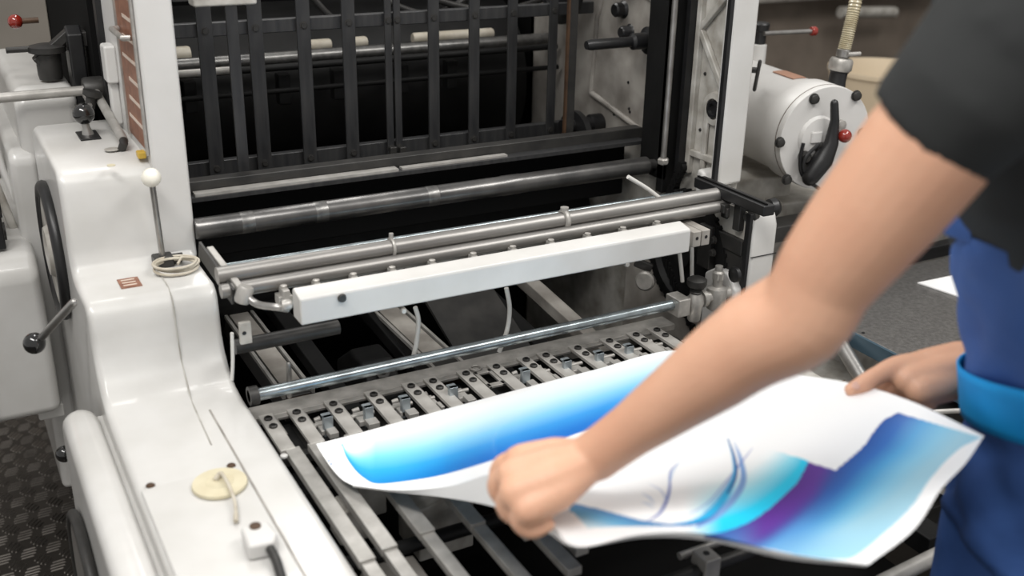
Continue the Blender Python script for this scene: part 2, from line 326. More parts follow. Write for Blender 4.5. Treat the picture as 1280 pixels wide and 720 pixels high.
# ---- right side frame
rp = [(1.68, .30), (1.68, 1.62), (2.5, 1.62), (2.5, .30)]
rf = build('side_frame', MB().prism(rp, 1.437, 1.485), 'cream', press, bevel=.003)
build('front_column', MB().box(1.422, 1.486, 1.668, 1.70, 1.00, 1.62), 'white', press, bevel=.008, seg=3)
foot = [(1.53, .42), (1.53, .86), (1.545, .935), (1.57, .965), (1.66, 1.0), (1.70, 1.02), (1.70, .42)]
build('frame_foot', MB().prism([(1.524, .20), (1.524, .845), (1.5245, .955), (1.534, .98), (1.56, .99), (1.68, .995), (1.70, 1.03), (1.72, 1.03), (1.72, .20)], 1.402, 1.468), 'white', press, bevel=.009, seg=3)
fr = build('foot_pocket', MB().box(1.399, 1.403, 1.545, 1.655, .925, .985), 'cream', press, bevel=.001)
build('pocket_edge', MB().box(1.394, 1.402, 1.528, 1.541, .80, .985), 'black', fr, bevel=.001)
build('pocket_edge', MB().box(1.396, 1.402, 1.655, 1.664, .90, .995), 'black', fr, bevel=.001)
build('round_boss', MB().lathe([(.026, 0), (.026, .002), (.022, .003)], (1.432, 1.60, .9925), (0, 0, 1), 24), 'white2', press)
build('edge_gasket', MB().box(1.414, 1.424, 1.672, 1.682, 1.0, 1.62), 'black', rf)
build('edge_gasket', MB().box(1.408, 1.438, 1.790, 1.802, 1.0, 1.62), 'black', rf)
# casting ribs between gaskets
rb = MB().box(1.424, 1.438, 1.682, 1.692, 1.0, 1.62).box(1.424, 1.438, 1.775, 1.79, 1.0, 1.62).box(1.426, 1.438, 1.682, 1.79, 1.04, 1.055)
rb.beam((1.431, 1.69, 1.20), (1.431, 1.78, 1.31), .014, .012, (1, 0, 0)).beam((1.431, 1.78, 1.31), (1.431, 1.69, 1.40), .014, .012, (1, 0, 0)).beam((1.431, 1.69, 1.40), (1.431, 1.78, 1.50), .014, .012, (1, 0, 0)).beam((1.431, 1.735, 1.02), (1.431, 1.735, 1.16), .014, .008, (1, 0, 0))
build('casting_rib', rb, 'cream', rf, bevel=.003)
bs = build('shaft_boss', MB().lathe([(.036, 0), (.034, .008), (.022, .010), (.021, .002)], (1.437, 1.715, 1.155), (-1, 0, 0), 28), 'cream', rf)
build('boss_bore', MB().lathe([(.018, 0), (.018, .012), (.012, .012), (.01, .006)], (1.437, 1.715, 1.155), (-1, 0, 0), 24), 'black', bs)
for y, z in ((1.76, 1.10), (1.70, 1.25), (1.76, 1.22)): bolt(rf, (1.437, y, z), (-1, 0, 0), .003, .003, 'iron', 'screw')
# black chain guide and steel rod
build('chain_guide', MB().box(1.385, 1.437, 1.812, 1.835, .95, 1.62).box(1.385, 1.395, 1.812, 1.90, .98, 1.62), 'dark', press, bevel=.002)
build('chain_guide', MB().box(1.39, 1.437, 1.862, 1.875, .98, 1.62), 'iron', press, bevel=.002)
gr = build('guide_rod', MB().cyl((1.375, 1.80, 1.02), (1.375, 1.80, 1.62), .0065, 14), 'steel', press)
build('rod_nut', MB().lathe([(.011, 0), (.013, .003), (.013, .010), (.010, .013)], (1.375, 1.80, 1.022), (0, 0, 1), 6), 'plate', gr)
# rear inner wall
iw = build('inner_wall', MB().box(1.425, 1.437, 1.88, 2.46, .96, 1.62), 'dirty', press)
w_ = MB().tube([(1.424, 2.16, 1.62), (1.424, 2.13, 1.36), (1.424, 2.16, 1.28), (1.424, 2.17, 1.10)], .007, 10)
w_.tube([(1.424, 2.17, 1.10), (1.424, 2.05, 1.075), (1.424, 1.93, 1.05)], .007, 10).tube([(1.424, 2.12, 1.37), (1.424, 2.02, 1.37), (1.424, 1.9, 1.335)], .006, 10)
build('wall_rib', w_, 'dirty', iw)
for px, py, r in ((777, 12, .016), (785, 40, .014)):
    p = at(px, py, 'X', 1.42); build('wall_stud', MB().lathe([(r*1.3, 0), (r, .006), (r, .022), (r*.8, .026)], (1.425, p.y, p.z), (-1, 0, 0), 20), 'black', iw)
for px, py in ((785, 103), (767, 143), (786, 136), (787, 140), (810, 165), (806, 128)):
    p = at(px, py, 'X', 1.424); bolt(iw, (1.425, p.y, p.z), (-1, 0, 0), .003, .002, 'black', 'screw')
p = at(805, 51, 'X', 1.40); p.x = 1.42
st = build('stub_shaft', MB().lathe([(.030, 0), (.030, .012), (.018, .018), (.018, .05), (.0115, .055), (.0115, .16), (.009, .17)], p, (-1, 0, 0), 24), 'black', press)
build('shaft_sleeve', MB().cyl((p.x-.165, p.y, p.z), (p.x-.07, p.y, p.z), .0085, 16), 'iron', st)
p = at(740, 155, 'X', 1.40); p.x = 1.42
build('lower_stub_shaft', MB().lathe([(.024, 0), (.024, .03), (.018, .034), (.018, .11)], (1.424, p.y, p.z), (-1, 0, 0), 20), 'black', press)
build('chain_wheel', MB().lathe([(.075, 0), (.085, .006), (.085, .02), (.06, .026), (.05, .02)], (1.36, 2.2, 1.35), (-1, 0, 0), 36), 'black', press)
build('lower_chain_wheel', MB().lathe([(.06, 0), (.07, .006), (.07, .02), (.05, .026)], (1.37, 2.13, 1.0), (-1, 0, 0), 36), 'black', press)
# chains: black links running inside the right frame
ch = MB()
for k in range(26):
    a = k/25; c = Vector((1.40, 1.66+.16*math.sin(a*3.1)*.6+.1*a, .66+.36*a)); ch.lathe([(.010, -.006), (.010, .006)], c, (1, 0, 0), 10); ch.box(c.x-.008, c.x+.008, c.y-.004, c.y+.004, c.z-.012, c.z+.012)
o = build('drive_chain', ch, 'dark', press); o['kind'] = 'stuff'
gd = build('gear_disc', MB().lathe([(.13, 0), (.135, .004), (.135, .02), (.11, .022), (.10, .012), (.03, .012), (.03, .03)], (1.41, 1.72, .84), (-1, 0, 0), 48), 'dark', press)
gt = MB()
for k in range(44):
    a = 2*math.pi*k/44; c = Vector((1.40, 1.72+.136*math.cos(a), .84+.136*math.sin(a))); gt.beam(c-Vector((.009, 0, 0)), c+Vector((.009, 0, 0)), .008, .008, (0, math.cos(a), math.sin(a)))
build('gear_teeth', gt, 'dark', gd)['kind'] = 'stuff'
cm = at(808, 350, 'X', 1.32); c_ = build('cam_follower', MB().lathe([(.020, 0), (.022, .004), (.022, .012), (.018, .016)], cm, (-.8, -.6, .1), 24), 'plate', press)
build('follower_arm', MB().beam(cm+Vector((.02, .01, .02)), cm+Vector((-.012, .03, .035)), .012, .02), 'iron', c_, bevel=.003)
# rail bracket at the end of the twin rod
a = at(873, 230, 'X', 1.385); b = at(962, 259, 'X', 1.385); z = (a.z+b.z)/2
rk = build('rail_bracket', MB().box(1.372, 1.400, b.y, a.y, z-.012, z+.010), 'black', press, bevel=.003)
build('rail_groove', MB().box(1.380, 1.384, b.y+.004, a.y, z+.0095, z+.0125), 'shade_black', rk)
build('rail_stem', MB().box(1.385, 1.425, 1.55, 1.57, z-.07, z-.01).box(1.395, 1.425, 1.60, 1.62, z-.06, z-.01), 'iron', rk, bevel=.002)
nb = at(928, 271, 'X', 1.39)
build('clamp_nut', MB().lathe([(.015, 0), (.017, .004), (.017, .014), (.012, .018), (.008, .020), (.008, .026)], nb+Vector((.03, 0, 0)), (-1, -.2, 0), 8), 'iron', rk)
nb = at(905, 258, 'X', 1.37)
build('small_clamp', MB().box(nb.x-.008, nb.x+.008, nb.y-.01, nb.y+.01, nb.z-.012, nb.z+.006).box(nb.x-.004, nb.x+.004, nb.y-.016, nb.y-.008, nb.z-.02, nb.z), 'iron', rk, bevel=.002)
# black hinge plates on the foot's left side
p1 = at(897, 262, 'X', 1.40); p2 = at(935, 350, 'X', 1.40)
hp = build('hinge_plate', MB().box(1.390, 1.402, 1.541, 1.66, .893, .925).box(1.394, 1.402, 1.541, 1.62, .850, .893).box(1.380, 1.402, 1.625, 1.665, .835, .928), 'iron', press, bevel=.002)
for px, py in ((892, 300), (891, 316)):
    p = at(px, py, 'X', 1.378); bolt(hp, (1.380, p.y, p.z), (-1, 0, 0), .007, .008, 'iron')
lwf = build('lower_casting', MB().prism([(1.532, .50), (1.532, .825), (1.56, .852), (1.60, .85), (1.63, .83), (1.63, .50)], 1.376, 1.402), 'white2', press, bevel=.005)
build('foot_seam', MB().box(1.402, 1.469, 1.5228, 1.5245, .893, .8945), 'black', press)
p = at(920, 343, 'X', 1.375); build('black_plug', MB().lathe([(.016, 0), (.016, .008), (.010, .010)], (1.376, p.y, p.z), (-1, 0, 0), 20), 'black', lwf)
p = at(877, 297, 'Y', 1.535)
tb = build('terminal_block', MB().box(p.x-.021, p.x-.001, 1.535, 1.63, p.z-.018, p.z+.014), 'dirty', press, bevel=.002)
tb2 = build('terminal_block', MB().box(p.x+.001, p.x+.021, 1.535, 1.63, p.z-.018, p.z+.014), 'dirty', press, bevel=.002)
for x, par in ((p.x-.011, tb), (p.x+.011, tb2)): build('bolt_hole', MB().cyl((x, 1.5345, p.z), (x, 1.54, p.z), .0035, 12), 'black', par)
build('cable_gland', MB().lathe([(.007, 0), (.009, .004), (.009, .012), (.006, .02)], (1.34, 1.62, p.z+.02), (.4, .2, 1), 12), 'brass', tb)
# ---- rollers, rods
XA = XL+.002
ro = build('lower_roller', MB().lathe([(.018, 0), (.020, .004), (.020, .62), (.0208, .625), (.0208, .665), (.020, .67), (.020, .985), (.012, .99), (.012, 1.01)], (XA, 1.845, 1.008), (1, 0, 0), 28), 'roller', press)
for x in (.46, .60, .83): build('roller_band', MB().lathe([(.0200, 0), (.0203, .002), (.0203, .022), (.0200, .024)], (x, 1.845, 1.008), (1, 0, 0), 28), 'roller2', ro)
si = build('sill_beam', MB().box(XA, 1.41, 1.93, 1.96, 1.045, 1.07), 'iron', press, bevel=.002)
build('sill_ledge', MB().box(XA, 1.40, 1.90, 1.93, 1.04, 1.048), 'slat', si)
build('sill_strip', MB().box(XA+.02, .80, 1.905, 1.928, 1.048, 1.053).box(.81, 1.05, 1.91, 1.926, 1.048, 1.052), 'bar', si)
build('thin_rod', MB().cyl((XA, 1.745, .968), (1.40, 1.745, .968), .0055, 12), 'blued', press)
tw = build('twin_rod', MB().cyl((XA-.02, 1.612, 1.006), (1.378, 1.612, 1.006), .0145, 20), 'twin', press)
build('front_rod', MB().cyl((XA-.02, 1.594, .986), (1.385, 1.594, .986), .0120, 20), 'twin', tw)
cl = build('rod_clamp', MB().ring((1.01, 1.612, 1.006), (1, 0, 0), .0155, .0055, 24, 8).lathe([(.006, 0), (.008, .002), (.008, .010)], (1.01, 1.612, 1.02), (0, 0, 1), 12), 'bar', tw)
cl2 = build('rod_clamp', MB().ring((.66, 1.612, 1.006), (1, 0, 0), .0155, .003, 24, 8).lathe([(.004, 0), (.004, .012)], (.66, 1.612, 1.02), (0, 0, 1), 12), 'bar', tw)
# gripper bar beneath the twin rod
gb = build('gripper_bar', MB().box(XA+.03, 1.34, 1.60, 1.632, .968, .984), 'bar', press, bevel=.002)
first = None
for k, x in enumerate((.455, .51, .575, .645, .72, .80, .88, .96, 1.04, 1.12, 1.20)):
    if first is None:
        first = build('gripper_pad', MB().box(x-.012, x+.012, 1.566, 1.59, .952, .970).box(x-.006, x+.006, 1.560, 1.585, .966, .982), 'bar', gb, bevel=.002)
        fx = x; s2 = build('grip_screw', MB().lathe([(.006, 0), (.006, .004), (.003, .005)], (x, 1.575, .982), (0, 0, 1), 10), 'plate', first)
    else:
        c = copy_part(first, gb, (x-fx, 0, 0)); d = s2.copy(); COL.objects.link(d); d.parent = c
fx = None
for x in (.55, .63, .72, .80, .90, 1.06, 1.14, 1.23):
    if fx is None: fx = x; fo = build('back_clip', MB().box(x-.010, x+.010, 1.625, 1.65, .99, 1.004), 'bar', gb, bevel=.002)
    else: copy_part(fo, gb, (x-fx, 0, 0))
# left swing arm to the guard bar
la = at(262, 312, 'Y', 1.70); lb_ = at(305, 368, 'Y', 1.56)
sw = build('swing_arm', MB().beam(la, lb_, .012, .014), 'bar', press, bevel=.002)
build('arm_plate', MB().beam(la+Vector((-.014, .01, 0)), lb_+Vector((-.012, .02, -.01)), .004, .03), 'iron', sw)
build('arm_joint', MB().lathe([(.011, -.014), (.013, -.010), (.013, .010), (.011, .014)], lb_, (.4, 0, 1), 16), 'bar', sw)
build('arm_link', MB().tube(spline([lb_, lb_+Vector((.015, -.02, -.012)), at(345, 384, 'Y', 1.50), at(360, 386, 'Y', 1.50)], 5), .006, 10), 'steel', sw)
build('arm_bolt', MB().lathe([(.008, 0), (.009, .004), (.009, .012), (.006, .016)], at(352, 382, 'Y', 1.49), (1, 0, 0), 12), 'plate', sw)
# white guard bar
gp = [(1.502, .932), (1.500, .972), (1.512, .992), (1.558, 1.0), (1.562, .965), (1.55, .932)]
b0 = at(377, 411, 'Y', 1.50); b1 = at(862, 312, 'Y', 1.50); t0 = at(373, 374, 'Y', 1.50)
z0, z1 = (b0.z+b1.z)/2, t0.z
gp = [(1.500, z0), (1.500, z1-.003), (1.503, z1), (1.535, z1+.006), (1.540, z1), (1.540, z0)]
g = build('guard_bar', MB().prism(gp, b0.x, b1.x), 'white', press, bevel=.003, seg=3, label='white box-section guard bar across the opening')
build('guard_screw', MB().lathe([(.0065, 0), (.0075, .002), (.006, .006)], at(427, 372, 'Y', 1.50), (0, -1, 0), 16), 'iron', g)
for px, py in ((504, 388), (783, 330)):
    build('guard_screw', MB().lathe([(.0045, -.006), (.0055, .002), (.004, .005)], at(px, py, 'Y', 1.505), (0, -1, 0), 12), 'plate', g)
build('shaft_under_guard', MB().cyl((XA, 1.62, .872), (.56, 1.62, .872), .013, 20), 'iron', press)
cp = at(291, 411, 'Y', 1.60)
cb = build('corner_bracket', MB().box(XA, cp.x+.024, 1.575, 1.583, cp.z-.020, cp.z+.018), 'cream', press, bevel=.001)
build('bolt_hole', MB().cyl((cp.x+.012, 1.5745, cp.z), (cp.x+.012, 1.58, cp.z), .0035, 12), 'black', cb)
build('white_tube', MB().tube(spline([at(290, 416, 'Y', 1.58), at(291, 450, 'Y', 1.58), at(290, 475, 'Y', 1.58)], 4), .003, 8), 'tube', press)
for P in (((519, 384), (523, 400), (521, 425), (514, 458)), ((633, 360), (637, 385), (634, 412), (624, 440))):
    build('white_tube', MB().tube(spline([at(x, y, 'Y', 1.575) for x, y in P], 6), .0042, 10), 'tube', press)
for P in (((785, 221), (815, 240), (838, 262), (846, 290), (851, 330), (853, 352)), ((838, 255), (855, 275), (864, 300), (865, 345))):
    build('white_tube', MB().tube(spline([at(x, y, 'Y', 1.62) for x, y in P], 6), .0042, 10), 'tube', press)
# lower bar and valve
lo = build('lower_rod', MB().cyl((XA, 1.553, .811), (1.24, 1.553, .811), .0105, 20), 'blued', press)
build('rod_collar', MB().cyl((XA, 1.553, .811), (XA+.015, 1.553, .811), .016, 20), 'iron', lo)
vv = build('valve_block', MB().box(1.235, 1.265, 1.530, 1.576, .790, .828), 'plate', press, bevel=.003)
build('valve_body', MB().lathe([(.010, -.040), (.013, -.036), (.015, -.01), (.018, 0), (.015, .012), (.011, .02)], (1.283, 1.54, .812), (0, 0, 1), 20), 'plate', vv)
build('valve_pipe', MB().tube([(1.26, 1.55, .811), (1.42, 1.55, .815)], .012, 16).cyl((1.305, 1.55, .812), (1.315, 1.55, .812), .018, 16), 'plate', vv)
build('valve_spring', MB().lathe([(.011, .02), (.013, .023), (.010, .026), (.013, .029), (.010, .032), (.010, .036)], (1.283, 1.54, .812), (0, 0, 1), 16), 'iron', vv)
build('valve_knob', MB().lathe([(.018, .036), (.020, .040), (.020, .050), (.014, .054), (.004, .055)], (1.283, 1.54, .812), (0, 0, 1), 24), 'iron', vv)
build('valve_body', MB().lathe([(.010, -.035), (.018, -.03), (.022, 0), (.020, .014), (.010, .018), (.010, .030), (.012, .034), (.012, .048), (.008, .052), (.008, .062)], (1.345, 1.55, .815), (0, 0, 1), 20), 'plate', vv)
build('valve_nut', MB().lathe([(.013, .034), (.013, .046)], (1.345, 1.55, .815), (0, 0, 1), 6), 'plate', vv)
# dark interior; its shade is painted into the near-black panels
it = build('rear_panel', MB().box(.30, 1.44, 2.95, 2.98, 0, 1.62), 'shade_black', press)
build('light_blocking_cover', MB().box(.317, 1.485, 2.55, 2.98, 1.62, 1.65), 'white2', press)  # added above the view to keep sky light out of the interior
build('far_left_panel', MB().box(.30, .317, 2.25, 2.98, 0, 1.62), 'shade_black', press)
build('far_right_panel', MB().box(1.437, 1.485, 2.48, 2.98, 0, 1.62), 'shade_black', press)
build('under_tray', MB().box(XA, 1.42, 1.0, 2.95, .30, .32), 'shade_black', press)
build('middle_beam', MB().box(XA, 1.40, 1.98, 2.06, .90, 1.02), 'shade_black', press, bevel=.004)
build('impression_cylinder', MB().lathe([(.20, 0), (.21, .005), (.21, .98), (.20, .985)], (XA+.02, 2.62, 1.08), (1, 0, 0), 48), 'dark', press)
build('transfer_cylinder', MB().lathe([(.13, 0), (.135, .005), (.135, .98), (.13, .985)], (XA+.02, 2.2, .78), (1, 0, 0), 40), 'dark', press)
ZS = at(400, 69, 'Y', 2.36).z; ZB = at(245, 91, 'Y', 2.30).z
for y, z, r, m in ((2.36, ZS, .015, 'roller2'), (2.30, ZB, .0085, 'bar'), (2.38, 1.44, .014, 'iron'), (2.32, 1.19, .008, 'dark'), (2.31, 1.14, .006, 'dark')):
    x1 = 1.41 if (r > .01 or m == 'dark') else .60
    build('cross_shaft', MB().cyl((XA, y, z), (x1, y, z), r, 18), m, press)
sh = build('pale_roller', MB().lathe([(.016, 0), (.018, .004), (.018, .08), (.016, .084)], (.44, 2.42, ZS+.012), (1, 0, 0), 18), 'cable', press)
for x, l in ((.80, .05), (.90, .04), (1.06, .22)): build('pale_roller', MB().lathe([(.012, 0), (.014, .004), (.014, l-.004), (.012, l)], (x, 2.42, ZS+.012), (1, 0, 0), 18), 'cable', press)
for x in (.50, .71, .84, 1.0, 1.13): build('cross_lug', MB().box(x-.014, x+.014, 2.34, 2.37, 1.10, 1.17), 'dark', press, bevel=.003)
for x, a in ((.78, .1), (.94, .25), (1.05, .4)):
    build('air_hose', MB().tube(spline([(x-.05, 2.33, 1.42), (x, 2.30, 1.33), (x+a*.5, 2.3, 1.29), (x+a, 2.34, 1.34), (x+a+.03, 2.36, 1.43)], 6), .008, 10), 'iron', press)
for x in (.64, .80, .93): build('bright_stay', MB().beam((x, 2.34, 1.38), (x+.05, 2.34, 1.45), .01, .01), 'bar', press)
# things seen in the gap below the guard bar
for px, py, x2, y2, w in ((322, 418, 372, 486, .055), (478, 392, 560, 452, .060)):
    a, b = at(px, py, 'Z', .735), at(x2, y2, 'Z', .735)
    tr = build('guide_trough', MB().beam((b.x, b.y-.005, .70), (b.x-.0, a.y+.25, .70), w, .05), 'iron', press, bevel=.002)
    build('trough_rail', MB().beam((b.x-w/2, b.y-.006, .727), (b.x-w/2, a.y+.25, .727), .006, .008).beam((b.x+w/2, b.y-.006, .727), (b.x+w/2, a.y+.25, .727), .006, .008), 'bar', tr)
    build('trough_pad', MB().box(b.x-w/2+.008, b.x+w/2-.008, b.y+.03, a.y+.2, .7255, .729), 'dirty', tr)
    build('trough_end', MB().box(b.x-w/2+.005, b.x+w/2-.005, b.y-.012, b.y-.004, .69, .722), 'rust', tr)
p = at(465, 440, 'Z', .72)
cs = build('dark_casting', MB().prism([(p.y-.09, .60), (p.y-.09, .66), (p.y-.03, .715), (p.y+.04, .715), (p.y+.12, .66), (p.y+.12, .60)], p.x-.035, p.x+.035), 'dark', press, bevel=.008)
build('hex_bolt', MB().lathe([(.018, 0), (.018, .004), (.010, .005), (.010, .014)], (p.x, p.y-.05, .70), (0, -.6, .8), 6), 'iron', cs)
for x in (.60, .78, .93, 1.05, 1.17):
    build('inner_slide', MB().beam((x, 1.66, .66), (x-.03, 2.1, .74), .035, .03), 'dark' if x != 1.17 else 'dirty', press, bevel=.003)
build('inner_plate', MB().beam((.93, 1.72, .69), (.93, 2.0, .80), .16, .008), 'iron', press)
build('inner_gusset', MB().prism([(1.64, .55), (1.64, .76), (1.80, .84), (1.95, .84), (1.95, .55)], 1.40, 1.43), 'dirty', press, bevel=.004)
p = at(361, 455, 'Y', 1.60); q = at(361, 482, 'Y', 1.60)
build('upright_pin', MB().tube([q-Vector((0, 0, .02)), p], .0045, 12, rnd=True), 'steel', press)
build('side_apron', MB().box(1.30, 1.42, 1.56, 1.60, .35, .70).box(1.36, 1.42, 1.2, 1.6, .3, .72), 'cream', press, bevel=.004)

# ------------------------------------------------------------------ slatted gate inside the press
gate = thing('slatted_gate', 'dark steel gate of upright slats bolted to two crossbars inside the press', 'gate', (.9, 2.15, 1.02))
tz = at(400, 25, 'Y', 2.165).z
tr = build('upper_crossbar', MB().box(XA, 1.41, 2.156, 2.176, tz-.019, tz+.008), 'slat', gate, bevel=.002)
bz = at(400, 193, 'Y', 2.165).z
br = build('lower_crossbar', MB().box(XA, 1.41, 2.156, 2.176, bz-.020, bz+.014), 'slat', gate, bevel=.002)
def slat(px, py, w, top=1.60, bot=None, y=2.150, m='slat', bolts=True):
    c = at(px, py, 'Y', y); bot = bz-.018 if bot is None else bot
    s = build('slat', MB().box(c.x-w/2, c.x+w/2, y-.004, y+.002, bot, top), m, gate, bevel=.001)
    if bolts:
        for z in (tz-.006, bz): build('bolt', MB().lathe([(.0085, 0), (.0085, .001), (.006, .0014), (.0055, .004), (.002, .004)], (c.x, y-.0035, z), (0, -1, 0), 12), 'iron', s)
for px, py, w in ((262, 110, .030), (324, 110, .030), (383, 110, .029), (438, 110, .029), (486, 100, .0155), (497, 100, .0155), (542, 100, .026), (592, 100, .026), (639, 100, .024), (689, 100, .022)): slat(px, py, w)
slat(297, 120, .022, bot=1.03, y=2.0, bolts=False); slat(714, 90, .020, bot=.975, y=2.0, m='iron', bolts=False)
c = at(714, 90, 'Y', 1.998); build('rust_edge', MB().box(c.x-.016, c.x-.011, 1.992, 2.0, .98, 1.6), 'rust', gate)
for px in (490, 502):
    p = at(px, 187, 'Y', 2.145); build('square_nut', MB().box(p.x-.008, p.x+.008, 2.134, 2.146, p.z-.008, p.z+.008), 'iron', gate, bevel=.002)
hd = build('head_rail', MB().box(XA, 1.41, 1.985, 2.01, 1.385, 1.43), 'iron', gate, bevel=.002)
p = at(275, 3, 'Y', 1.9); build('white_lug', MB().box(p.x-.05, p.x+.06, 1.88, 1.92, p.z-.004, p.z+.03), 'cream', hd, bevel=.004)

# ------------------------------------------------------------------ delivery table
tbl = thing('delivery_table', 'grey metal delivery grid with slotted bolted edge plate and parallel bars', 'rack', (.85, 1.35, .72))
ZT = .74
bx = build('back_plate', MB().box(.395, 1.285, 1.600, 1.645, ZT-.014, ZT), 'plate', tbl, bevel=.0015)
build('front_rail', MB().box(.395, 1.285, 1.475, 1.492, ZT-.03, ZT-.014), 'iron', tbl, bevel=.001)
build('under_plate', MB().box(.395, 1.285, 1.49, 1.602, ZT-.034, ZT-.028), 'iron', tbl)
build('table_beam', MB().box(.39, 1.29, 1.40, 1.47, .64, .70), 'dark', tbl)
SX = []
for px, py in ((341, 533), (377, 525), (423, 514), (473, 501), (521, 491), (548, 484), (589, 474), (627, 465), (664, 456), (690, 451), (729, 441), (769, 432), (802, 424), (828, 418)):
    SX.append(at(px, py, 'Z', ZT+.002).x)
s0 = None
for x in SX:
    if s0 is None:
        s0 = build('strap', MB().box(x-.0125, x+.0125, 1.475, 1.604, ZT-.004, ZT+.003), 'strap', tbl, bevel=.001); sx = x
        sb = [build('bolt', MB().lathe([(.0072, 0), (.0072, .003), (.0055, .0045), (.0038, .0045), (.0034, .002)], (x, y, ZT+.003), (0, 0, 1), 14), 'iron', s0) for y in (1.585, 1.556)]
    else:
        c = copy_part(s0, tbl, (x-sx, 0, 0))
        for b in sb: d = b.copy(); COL.objects.link(d); d.parent = c
# slots, finger tabs and hinge clips between the straps
t0 = n0 = None
for i in range(len(SX)-1):
    x0, x1 = SX[i]+.0125, SX[i+1]-.0125; xm = (x0+x1)/2; w = x1-x0
    if w < .008: continue
    build('slot_frame', MB().box(x0+.001, x1-.001, 1.588, 1.600, ZT-.006, ZT-.001).box(x0+.001, x0+.004, 1.53, 1.59, ZT-.006, ZT-.001), 'plate', tbl, bevel=.0008)
    build('slot_floor', MB().box(x0, x1, 1.49, 1.59, ZT-.020, ZT-.018), 'dark', tbl)
    if i == 6:
        build('open_frame', MB().box(x0+.002, x1-.002, 1.575, 1.585, ZT-.002, ZT+.003).box(x0+.002, x1-.002, 1.52, 1.533, ZT-.002, ZT+.003).box(x0+.002, x0+.009, 1.52, 1.585, ZT-.002, ZT+.003).box(x1-.009, x1-.002, 1.52, 1.585, ZT-.002, ZT+.003), 'plate', tbl, bevel=.001)
        build('wire_loop', MB().ring((xm-.004, 1.60, ZT+.002), (0, 0, 1), .010, .0016, 24, 6), 'plate', tbl); continue
    if i: 
        hb = MB().box(xm-w*.28, xm+w*.2, 1.52, 1.556, ZT-.016, ZT-.006).box(xm-w*.1, xm+w*.3, 1.50, 1.522, ZT-.014, ZT-.003)
        hb.cyl((x0+.002, 1.543, ZT-.006), (x1-.004, 1.543, ZT-.006), .0042, 10).cyl((xm-w*.2, 1.567, ZT-.010), (xm+w*.05, 1.565, ZT-.007), .005, 8)
        build('hinge_clip', hb, 'bar', tbl, bevel=.0012)
for px, py in ((420, 543), (471, 530), (518, 519), (577, 503), (667, 480), (719, 467), (758, 456), (797, 448)):
    p = at(px, py, 'Z', ZT+.003)
    if t0 is None:
        t0 = build('finger_tab', MB().box(p.x-.0085, p.x+.0085, 1.520, 1.530, ZT-.02, ZT+.018).box(p.x-.0085, p.x+.0085, 1.520, 1.538, ZT+.015, ZT+.018), 'tab', tbl, bevel=.0015); tx = p.x
    else: copy_part(t0, tbl, (p.x-tx, 0, 0))
# long bars towards the viewer
def bar(px, py, ye, yext, w=.0245):
    c = at(px, py, 'Z', ZT+.002)
    b = build('bar', MB().box(c.x-w/2, c.x+w/2, ye, 1.48, ZT-.012, ZT+.002), 'bar', tbl, bevel=.0015)
    if yext: build('bar_extension', MB().box(c.x-w/2+.003, c.x+w/2-.001, yext, ye+.01, ZT-.016, ZT-.003), 'bar', b, bevel=.001)
bar(429, 654, 1.148, .80); bar(466, 654, 1.16, .78); bar(527, 654, 1.17, .75); bar(590, 644, 1.155, .72); bar(695, 685, 1.0, None, .023)
bar(736, 692, 1.035, None, .022); bar(786, 680, 1.045, None, .022); bar(640, 640, 1.10, None, .020)
s = at(355, 571, 'Z', ZT+.002); build('bright_screw', MB().lathe([(.006, 0), (.006, .003), (.004, .004)], s, (0, 0, 1), 12), 'white2', tbl)
for x, y, w, d, z in ((.47, 1.35, .05, .05, .69), (.52, 1.41, .06, .04, .68), (.50, 1.24, .09, .07, .62)):
    build('lower_casting', MB().prism([(x-w/2, z-.05), (x-w/2, z), (x-w/4, z+.012), (x+w/2, z+.006), (x+w/2, z-.05)], y-d/2, y+d/2, 1), 'cream' if z > .65 else 'dirty', tbl, bevel=.004)
build('casting_block', MB().prism([(.58, .56), (.58, .66), (.64, .675), (.68, .66), (.68, .56)], 1.33, 1.42, 1), 'cream', tbl, bevel=.004)
build('lower_shaft', MB().cyl((.40, 1.28, .64), (1.3, 1.28, .64), .012, 16), 'dark', tbl)
build('table_tray', MB().box(.40, 1.42, .86, 1.45, .42, .44), 'shade_black', tbl)
# clip and rails at the lower right
p = at(882, 700, 'Z', .70)
cpp = build('rail_clip', MB().box(p.x-.014, p.x+.014, p.y-.016, p.y+.016, .69, .712).box(p.x-.014, p.x+.014, p.y-.018, p.y-.012, .65, .712), 'bar', tbl, bevel=.002)
build('bolt_hole', MB().cyl((p.x, p.y, .7118), (p.x, p.y, .7126), .005, 14), 'black', cpp)
build('cross_rail', MB().cyl((p.x-.25, p.y, .685), (1.5, p.y, .685), .010, 14), 'iron', tbl)
build('cross_rail', MB().cyl((p.x-.02, p.y+.035, .69), (1.5, p.y+.035, .69), .006, 14), 'bar', tbl)
a, b = at(1100, 730, 'Z', .62), at(1200, 680, 'Z', .62)
build('lower_tube', MB().cyl(a, a+(b-a)*2.2, .013, 16), 'bar', tbl)
for px, py, w, d, m, z in ((1150, 575, .10, .05, 'dirty', .60), (1185, 505, .12, .05, 'iron', .66), (1130, 640, .05, .16, 'dark', .56), (1170, 620, .13, .05, 'iron', .55)):
    c = at(px, py, 'Z', z); build('lower_bracket', MB().box(c.x-w/2, c.x+w/2, c.y-d/2, c.y+d/2, z-.04, z), m, tbl, bevel=.003)
a, b = at(1165, 515, 'Z', .70), at(1225, 512, 'Z', .70); build('thin_rail', MB().cyl(a, b, .005, 10), 'bar', tbl)

